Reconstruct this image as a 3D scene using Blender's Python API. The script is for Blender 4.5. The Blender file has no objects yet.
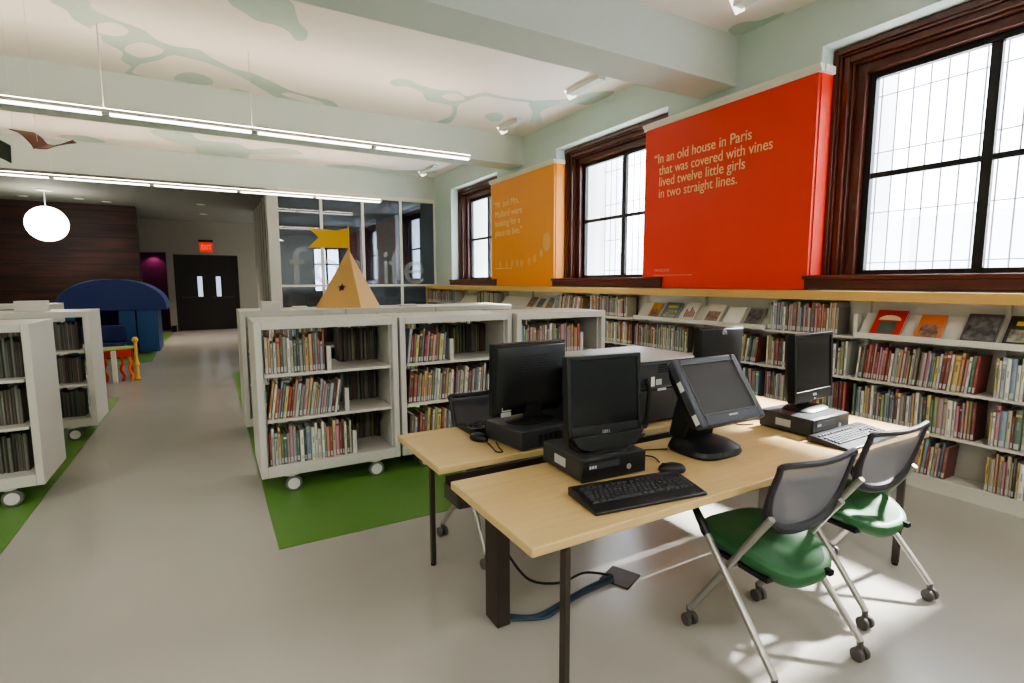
import bpy, math, random
from mathutils import Matrix, Vector, Euler
PI = math.pi
COL = bpy.context.scene.collection
rad = math.radians

# ------------------------------------------------------------------ helpers
def hexc(h):
    h = h.lstrip('#'); out = []
    for i in (0, 2, 4):
        c = int(h[i:i+2], 16) / 255
        out.append(c/12.92 if c <= .04045 else ((c+.055)/1.055)**2.4)
    return tuple(out)

def mat(name, col, rough=.5, metal=0., noise=0., nscale=8., emit=None, estr=0., bump=0., spec=.5, coat=0., stretch=None):
    m = bpy.data.materials.new(name); m.use_nodes = True
    nt = m.node_tree; b = nt.nodes['Principled BSDF']
    c = hexc(col) if isinstance(col, str) else col
    b.inputs['Base Color'].default_value = (*c, 1)
    b.inputs['Roughness'].default_value = rough
    b.inputs['Metallic'].default_value = metal
    b.inputs['Specular IOR Level'].default_value = spec
    b.inputs['Coat Weight'].default_value = coat
    if emit:
        e = hexc(emit) if isinstance(emit, str) else emit
        b.inputs['Emission Color'].default_value = (*e, 1)
        b.inputs['Emission Strength'].default_value = estr
    if noise or bump:
        tc = nt.nodes.new('ShaderNodeTexCoord'); mp = nt.nodes.new('ShaderNodeMapping')
        nt.links.new(tc.outputs['Object'], mp.inputs['Vector'])
        if stretch: mp.inputs['Scale'].default_value = stretch
        nz = nt.nodes.new('ShaderNodeTexNoise'); nz.inputs['Scale'].default_value = nscale
        nz.inputs['Detail'].default_value = 4
        nt.links.new(mp.outputs['Vector'], nz.inputs['Vector'])
        if noise:
            r = nt.nodes.new('ShaderNodeMapRange')
            r.inputs['From Min'].default_value = .3; r.inputs['From Max'].default_value = .7
            r.inputs['To Min'].default_value = 1-noise; r.inputs['To Max'].default_value = 1+noise
            nt.links.new(nz.outputs['Fac'], r.inputs['Value'])
            mx = nt.nodes.new('ShaderNodeVectorMath'); mx.operation = 'SCALE'
            mx.inputs[0].default_value = c
            nt.links.new(r.outputs['Result'], mx.inputs['Scale'])
            nt.links.new(mx.outputs['Vector'], b.inputs['Base Color'])
        if bump:
            bp = nt.nodes.new('ShaderNodeBump'); bp.inputs['Strength'].default_value = bump
            bp.inputs['Distance'].default_value = .01
            nt.links.new(nz.outputs['Fac'], bp.inputs['Height'])
            nt.links.new(bp.outputs['Normal'], b.inputs['Normal'])
    return m

def glass_mat(name, tint, gloss, trans_rough=None):
    m = bpy.data.materials.new(name); m.use_nodes = True
    nt = m.node_tree; nt.nodes.clear()
    o = nt.nodes.new('ShaderNodeOutputMaterial'); mx = nt.nodes.new('ShaderNodeMixShader')
    t = nt.nodes.new('ShaderNodeBsdfTransparent'); t.inputs['Color'].default_value = (*tint, 1)
    g = nt.nodes.new('ShaderNodeBsdfGlossy'); g.inputs['Roughness'].default_value = .02
    mx.inputs['Fac'].default_value = gloss
    nt.links.new(t.outputs[0], mx.inputs[1]); nt.links.new(g.outputs[0], mx.inputs[2])
    nt.links.new(mx.outputs[0], o.inputs['Surface'])
    return m

def veil_mat(name, col, alpha, rough=.6):
    m = bpy.data.materials.new(name); m.use_nodes = True
    b = m.node_tree.nodes['Principled BSDF']
    b.inputs['Base Color'].default_value = (*hexc(col), 1)
    b.inputs['Alpha'].default_value = alpha; b.inputs['Roughness'].default_value = rough
    return m

def emis(name, col, s):
    m = bpy.data.materials.new(name); m.use_nodes = True
    nt = m.node_tree; nt.nodes.clear()
    o = nt.nodes.new('ShaderNodeOutputMaterial'); e = nt.nodes.new('ShaderNodeEmission')
    e.inputs['Color'].default_value = (*hexc(col), 1); e.inputs['Strength'].default_value = s
    nt.links.new(e.outputs[0], o.inputs['Surface'])
    return m

class MB:
    """collects shapes, then links them as one mesh object"""
    def __init__(s): s.v = []; s.f = []; s.m = []; s.c = []; s.M = Matrix(); s.cur = 0; s.col = (1, 1, 1)
    def add(s, vs, fs):
        n = len(s.v)
        s.v += [tuple(s.M @ Vector(p)) for p in vs]
        for f in fs:
            s.f.append(tuple(i+n for i in f)); s.m.append(s.cur); s.c.append(s.col)
        return s
    def mi(s, i): s.cur = i; return s
    def at(s, loc=(0, 0, 0), rot=(0, 0, 0)): s.M = Matrix.Translation(loc) @ Euler(rot).to_matrix().to_4x4(); return s
    def box(s, x0, x1, y0, y1, z0, z1):
        vs = [(x0,y0,z0),(x1,y0,z0),(x1,y1,z0),(x0,y1,z0),(x0,y0,z1),(x1,y0,z1),(x1,y1,z1),(x0,y1,z1)]
        return s.add(vs, [(0,3,2,1),(4,5,6,7),(0,1,5,4),(1,2,6,5),(2,3,7,6),(3,0,4,7)])
    def cbox(s, c, d): return s.box(c[0]-d[0]/2, c[0]+d[0]/2, c[1]-d[1]/2, c[1]+d[1]/2, c[2]-d[2]/2, c[2]+d[2]/2)
    def rings(s, rs, cap0=True, cap1=True):
        n = len(rs[0]); vs = [p for r in rs for p in r]; fs = []
        for k in range(len(rs)-1):
            for i in range(n):
                j = (i+1) % n
                fs.append((k*n+i, k*n+j, (k+1)*n+j, (k+1)*n+i))
        if cap0: fs.append(tuple(range(n-1, -1, -1)))
        if cap1: fs.append(tuple((len(rs)-1)*n+i for i in range(n)))
        return s.add(vs, fs)
    def lathe(s, prof, n=24, c=(0, 0, 0), axis='z'):
        rs = []
        for r, h in prof:
            ring = []
            for i in range(n):
                a = 2*PI*i/n; u, w = r*math.cos(a), r*math.sin(a)
                p = (u, w, h) if axis == 'z' else ((h, u, w) if axis == 'x' else (w, h, u))
                ring.append((p[0]+c[0], p[1]+c[1], p[2]+c[2]))
            rs.append(ring)
        return s.rings(rs)
    def tube(s, pts, r, n=10, closed=False, flat=1.0):
        P = [Vector(p) for p in pts]; N = len(P); rs = []
        up = Vector((0, 0, 1)); prev = None
        rr = r if isinstance(r, (list, tuple)) else [r]*N
        for i in range(N):
            if closed: t = P[(i+1) % N]-P[i-1]
            else: t = P[min(i+1, N-1)]-P[max(i-1, 0)]
            t.normalize()
            if prev is None:
                ref = up if abs(t.z) < .9 else Vector((1, 0, 0))
                a = t.cross(ref).normalized()
            else:
                a = (prev - t*prev.dot(t)).normalized()
            prev = a; b = t.cross(a)
            rs.append([tuple(P[i]+a*(rr[i]*math.cos(2*PI*k/n))+b*(rr[i]*flat*math.sin(2*PI*k/n))) for k in range(n)])
        if closed: return s.rings(rs+[rs[0]], False, False)
        return s.rings(rs)
    def prism(s, poly, h0, h1, axis='z'):
        """poly in the plane across axis, extruded from h0 to h1"""
        def P(a, b, h): return (a, b, h) if axis == 'z' else ((h, a, b) if axis == 'x' else (a, h, b))
        n = len(poly); vs = [P(a, b, h0) for a, b in poly]+[P(a, b, h1) for a, b in poly]
        fs = [tuple(range(n-1, -1, -1)), tuple(range(n, 2*n))]
        for i in range(n): j = (i+1) % n; fs.append((i, j, n+j, n+i))
        return s.add(vs, fs)
    def mesh(s, name, mats):
        me = bpy.data.meshes.new(name); me.from_pydata(s.v, [], s.f); me.validate()
        for m in (mats if isinstance(mats, (list, tuple)) else [mats]): me.materials.append(m)
        if len(me.polygons) == len(s.m): me.polygons.foreach_set('material_index', s.m)
        return me
    def build(s, name, mats, parent=None, smooth=False, bevel=0, seg=2, fix=True, colors=False, sub=0):
        me = s.mesh(name, mats)
        if colors:
            at = me.color_attributes.new('Tint', 'FLOAT_COLOR', 'CORNER'); buf = []
            for p, c in zip(me.polygons, s.c):
                for _ in range(p.loop_total): buf += [c[0], c[1], c[2], 1]
            at.data.foreach_set('color', buf)
        if fix:
            import bmesh
            b = bmesh.new(); b.from_mesh(me); bmesh.ops.recalc_face_normals(b, faces=b.faces); b.to_mesh(me); b.free()
        o = bpy.data.objects.new(name, me); COL.objects.link(o)
        if parent: o.parent = parent
        if bevel:
            md = o.modifiers.new('Bevel', 'BEVEL'); md.width = bevel; md.segments = seg
            md.limit_method = 'ANGLE'; md.angle_limit = rad(40)
        if sub:
            md = o.modifiers.new('Smooth', 'SUBSURF'); md.levels = sub; md.render_levels = sub
        if smooth or bevel:
            me.polygons.foreach_set('use_smooth', [True]*len(me.polygons))
            try: me.set_sharp_from_angle(angle=rad(35))
            except Exception: pass
        return o

def tag(o, label=None, cat=None, group=None, kind=None):
    if label: o['label'] = label
    if cat: o['category'] = cat
    if group: o['group'] = group
    if kind: o['kind'] = kind
    return o
def thing(name, label, cat, loc=(0, 0, 0), rz=0, group=None):
    o = bpy.data.objects.new(name, None); o.empty_display_size = .05; COL.objects.link(o)
    o.location = loc; o.rotation_euler = (0, 0, rz)
    return tag(o, label, cat, group)
def struct_root(name, loc=(0, 0, 0)):
    o = bpy.data.objects.new(name, None); COL.objects.link(o); o.location = loc; o['kind'] = 'structure'; return o
def S(mb, name, m, parent=None, **k):
    o = mb.build(name, m, parent, **k)
    if not parent: o['kind'] = 'structure'
    return o
KIDS = {}
def copy_tree(o, parent=None):
    c = o.copy(); COL.objects.link(c)
    if parent: c.parent = parent; c.matrix_parent_inverse = o.matrix_parent_inverse
    for ch in list(o.children): copy_tree(ch, c)
    return c
def dup(o, label, loc, rz=0, group=None):
    c = copy_tree(o); c.location = loc; c.rotation_euler = (0, 0, rz); c['label'] = label
    if group: c['group'] = group
    return c
def spline(pts, n=6, closed=False):
    P = [Vector(p) for p in pts]; N = len(P); out = []
    for i in range(N if closed else N-1):
        if closed: a, b, c, d = P[i-1], P[i], P[(i+1) % N], P[(i+2) % N]
        else: a, b, c, d = P[max(i-1, 0)], P[i], P[i+1], P[min(i+2, N-1)]
        for k in range(n):
            t = k/n
            out.append(.5*((2*b)+(c-a)*t+(2*a-5*b+4*c-d)*t*t+(-a+3*b-3*c+d)*t**3))
    if not closed: out.append(P[-1])
    return out
_dg = None
def text(body, size, M, name, m, parent=None, width=None, depth=.001, align='LEFT', spacing=1.0):
    """lettering as a mesh; M places it (x along the line, y up, z towards the reader)"""
    cu = bpy.data.curves.new('t', 'FONT'); cu.body = body; cu.size = size; cu.extrude = depth; cu.align_x = align
    cu.space_character = spacing
    ob = bpy.data.objects.new('t', cu); COL.objects.link(ob)
    dg = bpy.context.evaluated_depsgraph_get(); dg.update()
    me = bpy.data.meshes.new_from_object(ob.evaluated_get(dg))
    COL.objects.unlink(ob); bpy.data.objects.remove(ob)
    xs = [v.co.x for v in me.vertices]
    sx = 1
    if width and xs: sx = width/(max(xs)-min(xs))
    me.transform(M @ Matrix.Diagonal((sx, 1, 1, 1)))
    me.materials.clear(); me.materials.append(m)
    for p in me.polygons: p.material_index = 0
    me.name = name
    o = bpy.data.objects.new(name, me); COL.objects.link(o)
    if parent: o.parent = parent
    return o
def frame_wall_right(y, z, x=4.468):     # lettering on the right wall, read from inside the room
    return Matrix(((0, 0, -1, x), (-1, 0, 0, y), (0, 1, 0, z), (0, 0, 0, 1)))
def frame_front(x, y, z):                # lettering facing -Y
    return Matrix(((1, 0, 0, x), (0, 0, -1, y), (0, 1, 0, z), (0, 0, 0, 1)))
ORD = 'first second third fourth fifth sixth seventh eighth ninth tenth eleventh twelfth thirteenth fourteenth fifteenth sixteenth seventeenth eighteenth nineteenth twentieth'.split()
ORD += ['twenty-'+w for w in ORD[:9]]+['thirtieth']+['thirty-'+w for w in ORD[:9]]+['fortieth']+['forty-'+w for w in ORD[:9]]
R = random.Random(7)

# ------------------------------------------------------------------ camera (18.5 mm, slightly tilted down)
yaw, pitch, roll = 0.519055, 0.112779, -0.0018536
f = Vector((math.sin(yaw)*math.cos(pitch), math.cos(yaw)*math.cos(pitch), -math.sin(pitch)))
r0 = Vector((math.cos(yaw), -math.sin(yaw), 0)); u0 = r0.cross(f)
r = math.cos(roll)*r0+math.sin(roll)*u0; u = -math.sin(roll)*r0+math.cos(roll)*u0
cam = bpy.data.cameras.new('camera'); cam.sensor_width = 36; cam.lens = 527.43/1024*36; cam.clip_start = .02
co = bpy.data.objects.new('camera', cam); COL.objects.link(co)
co.matrix_world = Matrix(((r.x, u.x, -f.x, 0), (r.y, u.y, -f.y, 0), (r.z, u.z, -f.z, 1.45), (0, 0, 0, 1)))
bpy.context.scene.camera = co

# ------------------------------------------------------------------ materials
M = {}
M['sage'] = mat('sage paint', '#c6d3cd', .75, noise=.03, nscale=1.5)
M['sage_beam'] = mat('beam paint', '#c9d2cd', .75)
M['ceil'] = mat('ceiling paint', '#ece5de', .85, noise=.02, nscale=1)
M['mural'] = mat('mural sage', '#bccdc4', .85, noise=.05, nscale=3)
M['floor'] = mat('vinyl floor', '#a9a59e', .24, noise=.05, nscale=.9, spec=.5)
M['green'] = mat('green vinyl', '#618941', .4, noise=.05, nscale=1.2, spec=.35)
M['white'] = mat('case white', '#cbc6bd', .42)
M['shelf'] = mat('shelf white', '#cfcbc2', .45)
M['maple'] = mat('maple top', '#cbae7a', .32, noise=.07, nscale=3, stretch=(1.2, 14, 14))
M['maple_y'] = mat('maple ledge', '#cfa765', .35, noise=.06, nscale=3, stretch=(14, 1.2, 14))
M['wood'] = mat('mahogany', '#52281a', .28, noise=.25, nscale=4, stretch=(12, 12, 1), coat=.3)
M['wood_h'] = mat('mahogany rail', '#552616', .28, noise=.25, nscale=4, stretch=(12, 1, 12), coat=.3)
M['sash'] = mat('black sash', '#1b1a19', .4)
M['black'] = mat('black plastic', '#171719', .38)
M['black2'] = mat('dark grey plastic', '#363639', .42)
M['screen'] = mat('dark screen', '#141216', .16, spec=.5)
M['dark'] = mat('dark recess', '#0b0b0b', .8)
M['bronze'] = mat('bronze steel', '#3f352f', .4, metal=.3)
M['silver'] = mat('silver tube', '#a7a39c', .35, metal=.55)
M['chair_fr'] = mat('chair frame', '#2e2a2f', .42)
M['mesh'] = veil_mat('chair mesh', '#7d7a83', .74)
M['mesh_d'] = veil_mat('dark chair mesh', '#35353a', .88)
M['seat'] = mat('green seat', '#31613a', .55, noise=.06, nscale=40)
M['wheel'] = mat('caster grey', '#55504d', .5)
M['casterw'] = mat('caster white', '#d7d4cd', .45)
M['tyre'] = mat('tyre grey', '#6c6a66', .6)
M['red'] = mat('red wall panel', '#e2391f', .42, noise=.02, nscale=2)
M['orange'] = mat('orange wall panel', '#f0992e', .42, noise=.02, nscale=2)
M['cream'] = mat('cream letters', '#f4d296', .5)
M['paleorange'] = mat('pale letters', '#ffdc9c', .5)
M['moulding'] = mat('ivory moulding', '#e6e2d8', .5)
M['label'] = mat('white label', '#e2e2de', .5)
M['lbl_dim'] = mat('grey label', '#b9bbbb', .5)
M['glass'] = glass_mat('window glass', (.96, .98, 1), .05)
M['pglass'] = glass_mat('partition glass', (.5, .53, .60), .10)
M['stone'] = mat('outdoor stone', '#d8d6d8', .8, noise=.05, nscale=2)
M['grille'] = mat('iron bars', '#7c7c8c', .5)
M['tubelight'] = emis('lamp tube', '#fff8ee', 9)
M['globe'] = emis('globe glow', '#fff9ee', 14)
M['fixture'] = mat('fixture white', '#dedcd4', .4)
M['fixglow'] = emis('fixture glow', '#fff6e6', 3)
M['cable'] = mat('cable blue', '#2f4152', .5)
M['cableb'] = mat('cable black', '#141416', .5)
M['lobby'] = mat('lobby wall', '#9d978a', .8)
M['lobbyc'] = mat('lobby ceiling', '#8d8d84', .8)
M['doorw'] = mat('dark door', '#1d1512', .45)
M['blue'] = mat('blue playhouse', '#27397c', .5)
M['blue2'] = mat('playhouse wall', '#2a558f', .5)
M['navy'] = mat('navy bench', '#17265c', .55)
M['gold'] = mat('golden card', '#c99f5c', .6)
M['gold2'] = mat('yellow flag', '#e0ad1c', .55)
M['toyred'] = mat('toy red', '#c8341c', .45)
M['toyy'] = mat('toy yellow', '#dcae4a', .45)
M['toyg'] = mat('toy green', '#a9bb62', .5)
M['toyo'] = mat('toy orange', '#dd7a2c', .5)
M['brown'] = mat('brown leather', '#6b3420', .5)
M['greyd'] = mat('dark grey paper', '#4b4c48', .6)
M['page'] = mat('paper', '#d8d2c2', .7)
M['frost'] = veil_mat('frosted letters', '#d6d8dc', .24)
M['printer'] = mat('printer charcoal', '#2f3032', .45)
M['lid'] = mat('printer lid', '#a3a19a', .4)
M['rubber'] = mat('black gasket', '#0f0f10', .7)
def wood_wall():
    m = mat('walnut planks', '#4a2014', .6)
    nt = m.node_tree; b = nt.nodes['Principled BSDF']
    tc = nt.nodes.new('ShaderNodeTexCoord'); mp = nt.nodes.new('ShaderNodeMapping')
    mp.inputs['Scale'].default_value = (.5, 1, 5.5)
    nt.links.new(tc.outputs['Object'], mp.inputs['Vector'])
    w = nt.nodes.new('ShaderNodeTexNoise'); w.inputs['Scale'].default_value = 2.5; w.inputs['Detail'].default_value = 6
    nt.links.new(mp.outputs['Vector'], w.inputs['Vector'])
    cr = nt.nodes.new('ShaderNodeValToRGB')
    cr.color_ramp.elements[0].position = .35; cr.color_ramp.elements[0].color = (*hexc('#220c08'), 1)
    cr.color_ramp.elements[1].position = .68; cr.color_ramp.elements[1].color = (*hexc('#431d12'), 1)
    nt.links.new(w.outputs['Fac'], cr.inputs['Fac'])
    sx = nt.nodes.new('ShaderNodeSeparateXYZ'); nt.links.new(tc.outputs['Object'], sx.inputs[0])
    mu = nt.nodes.new('ShaderNodeMath'); mu.operation = 'MULTIPLY'; mu.inputs[1].default_value = 3.2
    nt.links.new(sx.outputs['Z'], mu.inputs[0])
    fr = nt.nodes.new('ShaderNodeMath'); fr.operation = 'FRACT'; nt.links.new(mu.outputs[0], fr.inputs[0])
    gt = nt.nodes.new('ShaderNodeMath'); gt.operation = 'GREATER_THAN'; gt.inputs[1].default_value = .05
    nt.links.new(fr.outputs[0], gt.inputs[0])
    mx = nt.nodes.new('ShaderNodeVectorMath'); mx.operation = 'SCALE'
    nt.links.new(cr.outputs['Color'], mx.inputs[0]); nt.links.new(gt.outputs[0], mx.inputs['Scale'])
    nt.links.new(mx.outputs['Vector'], b.inputs['Base Color'])
    return m
M['walnut'] = wood_wall()
def book_mat():
    m = mat('book cloth', '#ffffff', .45)
    nt = m.node_tree; b = nt.nodes['Principled BSDF']
    a = nt.nodes.new('ShaderNodeAttribute'); a.attribute_name = 'Tint'
    nt.links.new(a.outputs['Color'], b.inputs['Base Color'])
    return m
M['book'] = book_mat()
# ------------------------------------------------------------------ room shell
XL, XW, YB, YG, ZC = -6.5, 4.5, -3.2, 11.37, 3.76
S(MB().box(XL, 5.4, YB-.2, 20.4, -.2, 0), 'floor', M['floor'])
def patch(name, x0, x1, y0, y1): S(MB().box(x0, x1, y0, y1, .0, .004), name, M['green'])
patch('floor_green_inlay_center', .25, 3.6, 3.0, 9.5)
patch('floor_green_inlay_left', -4.0, -1.055, .6, 8.15)
S(MB().prism([(-4.6, 11.6), (-1.0, 11.6), (-1.0, 18.3), (-1.42, 18.3), (-1.42, 15.79), (-4.6, 15.79)], .0, .004), 'floor_green_inlay_far', M['green'])
# ceiling coffers and beams
S(MB().box(XL, XW+.8, YB, YG, ZC, ZC+.2), 'ceiling', M['ceil'])
S(MB().box(XL, XW+.8, YG+.26, 20.2, 3.27, 3.5), 'ceiling_lobby', M['lobbyc'])
for n, (a, b) in enumerate(((-.43, .0), (3.535, 3.965), (7.5, 7.93))):
    S(MB().box(XL, XW, a, b, 3.31, ZC), 'trim_%d' % (n+1), M['sage_beam'])
S(MB().box(XL, XW, YG, YG+.25, 3.24, ZC), 'trim_4', M['sage_beam'])          # bulkhead over the glass wall
S(MB().box(XL, 1.03, YG-.012, YG+.2, 3.175, 3.24), 'trim_5', mat('painted header shadow', '#6f7169', .7))  # grey strip added as the header's shadow, shade put into its colour
S(MB().box(1.27, 4.49, YG-.012, YG+.1, 3.24, 3.275), 'trim_6', M['moulding'])
MURAL = [
[(-1.00,5.90),(-0.73,5.75),(-0.73,5.90),(-0.61,6.03),(-0.45,6.11),(-0.37,6.18),(-0.28,6.36),(-0.14,6.41),(0.05,6.38),(0.14,6.51),(0.36,6.73),(0.56,6.78),(0.81,6.97),(0.98,7.13),(1.26,7.23),(1.52,7.30),(1.67,7.59),(1.57,7.57),(1.28,7.58),(0.95,7.55),(0.74,7.33),(0.51,7.03),(0.33,6.85),(0.17,6.74),(0.02,6.68),(-0.18,6.65),(-0.31,6.86),(-0.47,7.05),(-0.54,7.19),(-0.60,7.43),(-0.48,7.48),(-0.38,7.71),(-0.53,7.73),(-0.71,7.66),(-0.65,7.41),(-0.59,7.22),(-0.66,7.06),(-0.62,6.81),(-0.75,6.63),(-0.75,6.47),(-0.81,6.35),(-0.90,6.22),(-0.92,6.04)],
[(-0.21,7.35),(-0.13,7.17),(-0.02,7.08),(0.11,7.12),(0.18,7.24),(0.16,7.40),(0.04,7.46),(-0.10,7.47),(-0.19,7.44)],
[(0.35,7.46),(0.41,7.40),(0.52,7.42),(0.57,7.47)],
[(0.27,5.18),(0.41,5.35),(0.50,5.44),(0.66,5.45),(0.78,5.53),(0.86,5.68),(0.94,5.63),(0.93,5.44),(0.84,5.31),(0.79,5.14),(0.71,4.93),(.4,4.8)],
[(1.96,6.23),(2.07,6.12),(2.20,6.14),(2.32,6.21),(2.54,6.24),(2.78,6.16),(2.94,6.28),(3.08,6.04),(3.31,6.07),(3.71,6.01),(3.76,6.09),(3.36,6.15),(3.11,6.18),(3.03,6.39),(2.99,6.64),(3.14,7.07),(3.19,7.44),(3.01,7.46),(3.08,7.11),(2.94,6.74),(2.82,6.68),(2.56,6.66),(2.40,6.42),(2.20,6.33),(2.03,6.38)],
[(3.51,6.90),(3.49,6.74),(3.59,6.66),(3.72,6.74),(3.78,6.96),(3.69,7.04)],
[(3.78,6.16),(3.75,6.02),(3.94,5.87),(4.12,5.71),(4.20,5.43),(4.42,5.23),(4.49,5.39),(4.49,5.71),(4.41,5.81),(4.22,5.86),(4.09,6.09),(4.09,6.38),(4.32,6.67),(4.23,6.85),(4.00,6.42)],
[(-0.65,10.06),(-0.38,9.84),(-0.12,9.85),(0.01,10.3),(0.52,10.2),(0.78,10.55),(1.30,10.15),(1.60,10.5),(0.80,10.9),(0.75,11.34),(-0.01,11.34),(-0.07,10.9),(-0.42,10.6)],
[(2.14,11.3),(2.62,10.95),(3.48,11.0),(4.13,10.6),(4.31,10.9),(3.62,11.33),(2.76,11.34)],
[(-1.96,11.1),(-1.65,10.9),(-1.48,10.95),(-1.34,11.2),(-1.62,11.34),(-1.81,11.3)],
[(4.28,3.45),(4.29,3.33),(4.40,3.22),(4.44,3.05),(4.49,3.1),(4.49,3.5),(4.35,3.52)],
[(-2.6,6.3),(-2.2,6.0),(-1.8,6.2),(-1.6,6.7),(-1.9,7.1),(-2.5,6.9)],
[(1.2,4.3),(1.6,4.1),(2.2,4.2),(2.4,4.03),(1.5,3.98)],
]
HOLES = [
[(-0.80,6.35),(-0.74,6.21),(-0.63,6.11),(-0.54,6.15),(-0.51,6.26),(-0.59,6.40),(-0.72,6.43)],
[(-0.60,6.75),(-0.51,6.53),(-0.39,6.45),(-0.26,6.56),(-0.33,6.74),(-0.49,6.89)],
[(0.91,7.32),(1.03,7.23),(1.37,7.38),(1.43,7.48),(1.15,7.46)],
[(2.66,6.43),(2.73,6.29),(2.89,6.30),(2.96,6.41),(2.82,6.51)]]
def clipy(p):
    x, y = p
    if 3.6 < y < 7.9: y = min(max(y, 3.97), 7.49)
    return (x, y)
mu = MB()
for i, poly in enumerate(MURAL):
    mu.prism([clipy((p.x, p.y)) for p in spline([(a, b, 0) for a, b in poly], 3, True)], ZC-.002, ZC+.01)
for poly in HOLES:
    mu.mi(1).prism([clipy((p.x, p.y)) for p in spline([(a, b, 0) for a, b in poly], 3, True)], ZC-.0035, ZC+.01)
S(mu, 'ceiling_painted_shapes', [M['mural'], M['ceil']])
# right wall with window recesses (pitch 3.865 m)
WIN = [(.66, 2.71), (4.40, 6.57), (8.39, 10.44), (12.28, 14.3), (16.15, 18.17)]
NEAR = (-3.1, -1.155)
w = MB(); XO = 5.25
w.box(XW, XO, YB, 20.2, 0, 1.385)
w.box(XW, XO, YB, 20.2, 3.37, ZC)
ys = [YB]+[v for p in [NEAR]+WIN for v in p]+[20.2]
for i in range(0, len(ys), 2): w.box(XW, XO, ys[i], ys[i+1], 1.385, 3.37)
S(w, 'wall_right', M['sage'])
S(MB().box(XL-.2, XL, YB, 20.2, 0, ZC), 'wall_left', M['sage'])
S(MB().box(XL, XO, YB-.2, YB, 0, ZC), 'wall_front', M['sage'])
# windows
def make_window(n, y0, y1):
    t = struct_root('window_%d' % n, (0, 0, 0))
    def fr(inset, wd, x0, x1, mm, name):
        a, b, zt = y0+inset, y1-inset, 3.36-inset
        g = MB(); g.box(x0, x1, a, a+wd, 1.5, zt); g.box(x0, x1, b-wd, b, 1.5, zt); g.box(x0, x1, a+wd, b-wd, zt-wd, zt)
        g.build(name, mm, t, bevel=.006)
    fr(.0, .045, 4.655, 4.9, M['wood'], 'casing')
    fr(.045, .02, 4.675, 4.9, M['wood'], 'casing_bead')
    fr(.065, .05, 4.70, 4.9, M['wood'], 'casing_step')
    fr(.115, .02, 4.735, 4.9, M['wood'], 'casing_bead')
    fr(.135, .075, 4.78, 4.9, M['wood'], 'jamb')
    MB().box(4.44, 4.9, y0-.02 if y0 > 100 else y0, y1, 1.465, 1.5).box(4.435, 4.5, y0-.025, y1+.025, 1.465, 1.497).box(4.45, 4.499, y0-.012, y1+.012, 1.386, 1.465).box(4.5, 4.9, y0+.001, y1-.001, 1.386, 1.465).build('sill', M['wood_h'], t, bevel=.004)
    a, b, zt, ym = y0+.21, y1-.21, 3.15, (y0+y1)/2
    g = MB(); s = .05
    g.box(4.84, 4.9, a, a+s, 1.5, zt); g.box(4.84, 4.9, b-s, b, 1.5, zt)
    g.box(4.84, 4.9, a+s, b-s, 1.5, 1.545); g.box(4.84, 4.9, a+s, b-s, zt-s, zt)
    g.box(4.845, 4.895, ym-.033, ym+.033, 1.545, zt-s)
    g.box(4.85, 4.89, a+s, ym-.033, 2.30, 2.345); g.box(4.85, 4.89, ym+.033, b-s, 2.30, 2.345)
    g.build('sash', M['sash'], t, bevel=.004)
    MB().box(4.866, 4.872, a+.02, b-.02, 1.52, zt-.02).build('pane', M['glass'], t)
    gr = MB(); x = 5.42; k = 0; yy = y0-.1
    while yy < y1+.35:
        gr.tube([(x, yy, 1.35), (x, yy, 3.5)], .007, 6); yy += .125
    for zz in (1.62, 2.08, 2.62, 3.12): gr.tube([(x, y0-.15, zz), (x, y1+.4, zz)], .006, 6)
    gr.build('security_grille', M['grille'], t)
    gs = MB(); gs.box(4.9, 5.75, y0-.03, y0-.001, 1.386, 3.4); gs.box(4.9, 5.75, y1+.001, y1+.03, 1.386, 3.4)
    gs.box(5.25, 5.75, y0-.8, y0-.03, 1.1, 3.6); gs.box(5.25, 5.75, y1+.03, y1+.8, 1.1, 3.6)
    gs.build('stone_reveal', M['stone'], t)
    return t
for i, (a, b) in enumerate(WIN): make_window(i+1, a, b)
make_window(6, *NEAR)
# outdoors: pale street facade and a tree in the strong light
ext = MB(); ext.box(15, 15.4, -12, 34, -1, 3.0)
for k in range(7):
    y = -9+k*3.1; ext.box(14.85, 15, y, y+.5, -1, 3.0)
S(ext, 'wall_exterior', M['stone'])
S(MB().box(5.75, 15, -14, 36, -.3, -.05), 'ground_exterior', M['stone'])

# ------------------------------------------------------------------ coloured wall panels
def wall_panel(name, y0, y1, m, label):
    t = thing(name, label, 'wall panel', (4.5, y0, 1.385))
    L = Vector((4.5, y0, 1.385))
    def loc(o): o.data.transform(Matrix.Translation(-L)); return o
    g = MB().box(4.47, 4.4995, y0, y1, 1.376, 3.165); loc(g.build('panel', m, t, bevel=.003))
    g = MB().box(4.5, 4.655, y0-.012, y0-.0005, 1.50, 3.165); loc(g.build('return_face', m, t))
    pts = [(4.4995, 3.165), (4.462, 3.165), (4.455, 3.185), (4.44, 3.20), (4.43, 3.225), (4.4995, 3.225)]
    c = MB().prism([(x-0, z) for x, z in pts], y0-.03, y1+.02, 'y')
    c.box(4.44, 4.66, y0-.045, y0-.0125, 3.165, 3.225) if False else None
    c.box(4.5, 4.64, y0-.04, y0-.0125, 3.165, 3.225)
    loc(c.build('crown_moulding', M['moulding'], t))
    return t, loc
tr, loc = wall_panel('wall_panel', 2.71, 4.705, M['red'], 'red wall panel with a cream four-line quotation between the two nearest windows')
for body, y, z, wd in (('\u201cIn an old house in Paris', 4.56, 2.768, 1.24), ('that was covered with vines', 4.48, 2.637, 1.385),
                       ('lived twelve little girls', 4.48, 2.512, 1.10), ('in two straight lines.', 4.48, 2.385, 1.02)):
    loc(text(body, .145, frame_wall_right(y, z), 'lettering', M['cream'], tr, wd))
M['pinktext'] = mat('pale pink letters', '#eb9c80', .5)
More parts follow.
